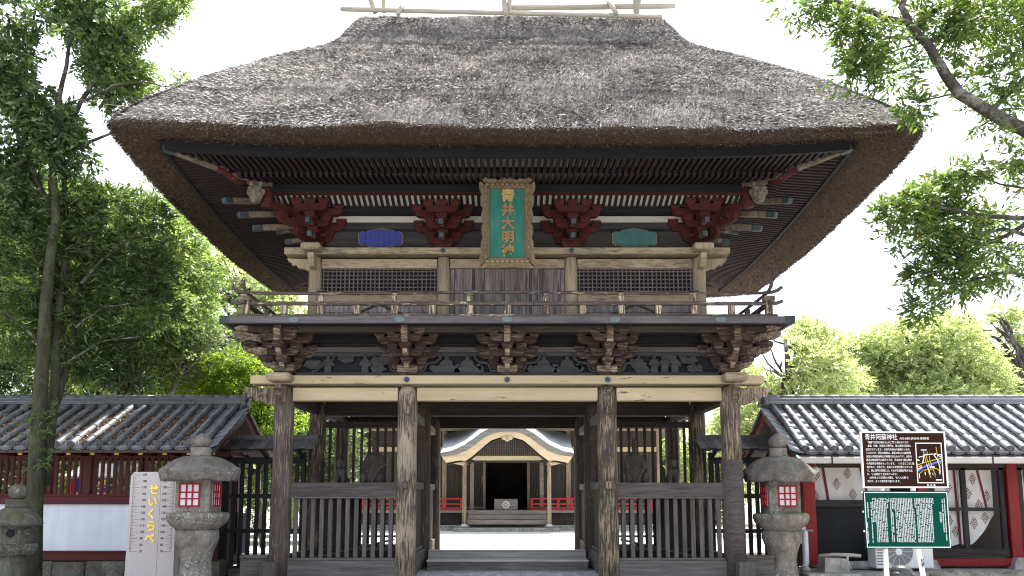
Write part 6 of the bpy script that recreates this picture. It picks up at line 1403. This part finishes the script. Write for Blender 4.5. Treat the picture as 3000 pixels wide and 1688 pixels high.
tree('camphor_tree', 'pale feathery tree with sky gaps and bare forks beyond the balcony rail', (-7.4, 15, 0), 12, .3, [C(x, y, 15 + random.uniform(-1, 1), r, r * .6) for x, y, r in ((560, 740, 1.0), (620, 760, .9), (680, 800, .9), (740, 840, 1.0), (800, 860, .9), (860, 870, .9), (600, 850, .8), (660, 930, .8), (760, 920, 1.0), (840, 940, 1.0), (620, 950, .8), (700, 1000, 1.1), (640, 1040, 1.1), (560, 820, .8), (800, 1000, 1.0), (680, 860, .5))], 'leaf_camphor', 'bark_dark', .13, .06, 42, .35, 8, holes=(1.3, -.25))
tree('broadleaf_tree', 'deep green tree filling the gap behind the corridor ridge', (-8.2, 11, 0), 7, .25, [C(x, y, 11 + random.uniform(-.8, .8), r, r * .66) for x, y, r in ((560, 1000, .9), (620, 1060, 1.0), (680, 1090, .9), (540, 1100, 1.0), (640, 1150, 1.1), (740, 1080, .9), (480, 1120, 1.0), (720, 1150, 1.0), (800, 1100, .9), (420, 1150, 1.0), (840, 1180, 1.0), (760, 1220, 1.0), (880, 1250, 1.0), (600, 1240, 1.1), (960, 1300, 1.0), (980, 1400, .9), (900, 1380, 1.0))], 'leaf_broad', 'bark_dark', .12, .06, 60, .35, 8, holes=(1.6, -.6))
tree('maple_tree', 'small bright lime maple beside the gate, behind the end of the slatted corridor', (-6.3, 7.8, 0), 4.6, .09, [C(x, y, 7.6 + random.uniform(-.4, .4), r * 1.15, r * .56) for x, y, r in ((640, 1070, .35), (690, 1060, .4), (740, 1090, .35), (620, 1120, .4), (690, 1130, .45), (760, 1140, .35), (580, 1150, .35), (800, 1160, .25), (660, 1180, .4), (730, 1190, .4), (780, 1200, .35), (720, 1250, .35), (860, 1210, .3), (880, 1240, .25), (800, 1250, .3), (760, 1280, .3))], 'leaf_lime', 'bark_dark', .075, .04, 130, .18, 8, holes=(2.4, -.2))
bs = thing('bare_shrub', 'leafless pale grey shrub with tangled twigs behind the corridor roof', 'shrub', (-7.2, 7.5, 0)); mb = MB()
trunk_p = [at(430, 1250, 7.5), at(520, 1130, 7.5), at(545, 1050, 7.5)]; limb(bs, trunk_p, .07, .05, 'bark_pale', 'trunk')
for k in range(46):
    a = trunk_p[-1].lerp(trunk_p[1], random.random()); e = at(random.uniform(480, 690), random.uniform(955, 1120), 7.5 + random.uniform(-.6, .6)); mb.tube(curve(a, e, random.uniform(-.1, .25), 6, .12), [.04, .034, .028, .022, .017, .012, .006], 5)
for k in range(60):
    c = at(random.uniform(480, 700), random.uniform(950, 1110), 7.5 + random.uniform(-.6, .6)); e = c + Vector((random.uniform(-.4, .5), random.uniform(-.3, .3), random.uniform(-.1, .4))); mb.tube(curve(c, e, 0, 4, .15), [.015, .012, .01, .007, .004], 4)
mb.build('twigs', 'bark_pale', bs, True)
for px, Y, lb in ((-90, 7, 'leafy green bush seen low through the red slats near the small lantern'), (180, 12, 'broad green bush seen through the red slats before the stall'), (340, 13, 'tall green bush seen through the red slats above the stall awning'), (520, 9, 'green bush seen through the slats beyond the measuring stone'), (760, 14, 'dark green bush seen through the black fence beside the gate')):
    p = at(px, 1445, Y); p.z = .2
    tree('leafy_bush', lb, tuple(p), 2.6, .06, [((p.x + random.uniform(-1.2, 1.2), Y + random.uniform(-.6, .6), random.uniform(.8, 3.0)), (.8, .7, .6)) for k in range(8)], 'leaf_mid' if Y != 7 else 'leaf_broad', 'bark_dark', .12, .06, 70, .3, 8, cat='bush', holes=(2, -.4))
# camphor wood beyond the office
def camphor(label, base, pts, Y, per=34):
    tree('camphor_tree', label, base, 9.5, .35, [C(x, y, Y + random.uniform(-1.5, 1.5), r, r * .55) for x, y, r in pts], 'leaf_camphor', 'bark_dark', .15, .075, per, .4, 9, holes=(.9, -.5))
camphor('rounded yellow-green tree against the balcony corner', (9.5, 15, 0), [(x, y, r) for x, y, r in ((2310, 990, 1.2), (2370, 1010, 1.1), (2290, 1060, 1.4), (2380, 1090, 1.4), (2250, 1110, 1.2), (2310, 1150, 1.4), (2420, 1060, 1.1), (2230, 1180, 1.1), (2330, 1210, 1.4), (2180, 1230, 1.0), (2260, 1260, 1.4), (2440, 1120, 1.2), (2160, 1300, .9), (2350, 980, .6))], 16)
camphor('low yellow-green tree above the office roof, between the two tallest', (14.5, 19, 0), [(x, y, r) for x, y, r in ((2480, 1040, 1.4), (2540, 1060, 1.5), (2500, 1110, 1.6), (2590, 1110, 1.5), (2460, 1140, 1.4), (2560, 1160, 1.5), (2640, 1080, 1.2), (2440, 1200, 1.5), (2540, 1220, 1.6), (2620, 1200, 1.5))], 20)
camphor('yellow-green tree with dark twisting limbs above the sign boards', (19.5, 18, 0), [(x, y, r) for x, y, r in ((2640, 1000, 1.3), (2720, 1000, 1.3), (2690, 1050, 1.4), (2780, 990, 1.2), (2740, 1080, 1.5), (2820, 1060, 1.4), (2650, 1120, 1.4), (2780, 1130, 1.5), (2860, 1120, 1.4), (2700, 1160, 1.5), (2800, 1190, 1.5), (2600, 990, .7), (2880, 1180, 1.4))], 20)
camphor('tall pale tree at the picture edge above the office roof', (24.5, 21, 0), [(x, y, r) for x, y, r in ((2920, 960, 1.3), (2980, 1000, 1.5), (2900, 1030, 1.5), (3040, 960, 1.5), (2960, 1080, 1.6), (2880, 1090, 1.4), (3040, 1080, 1.6), (2930, 1150, 1.6), (3020, 1160, 1.6), (2890, 1200, 1.5), (3080, 1020, 1.4), (2930, 920, .6), (2800, 930, .7), (2760, 940, .5))], 23)
camphor('yellow-green tree behind the gap between gate and office', (9.2, 24, 0), [(x, y, r) for x, y, r in ((2200, 1120, 1.2), (2190, 1200, 1.4), (2150, 1260, 1.4), (2110, 1330, 1.3), (2230, 1300, 1.5), (2060, 1380, 1.3), (2160, 1400, 1.5), (2020, 1300, 1.0), (2280, 1380, 1.5))], 25)
# far wood closing the view
for k, (px, Y, lb) in enumerate(((1050, 30, 'dark tree standing behind the shrine hall, on the corridor side'), (1900, 30, 'green tree standing behind the shrine hall, on the office side'), (250, 22, 'tall dark tree closing the view behind the corridor trees'), (620, 26, 'tall green tree closing the view behind the feathery tree'), (2500, 34, 'dull green tree far behind the camphors above the sign'), (2850, 34, 'dull green tree far behind the camphors near the picture edge'))):
    p = at(px, 1445, Y); hh = 4.5 if k in (0, 1) else (8.0 if k in (2, 3) else 5.5)
    tree('background_tree', lb, (p.x, Y, 0), hh, .3, [((p.x + random.uniform(-3.2, 3.2), Y + random.uniform(-1, 1), random.uniform(1.0, hh)), (1.7, 1.5, 1.1)) for q in range(16)], 'leaf_broad' if k in (0, 2) else 'leaf_mid', 'bark_dark', .2, .11, 20, .5, 8, holes=(.9, -.7))
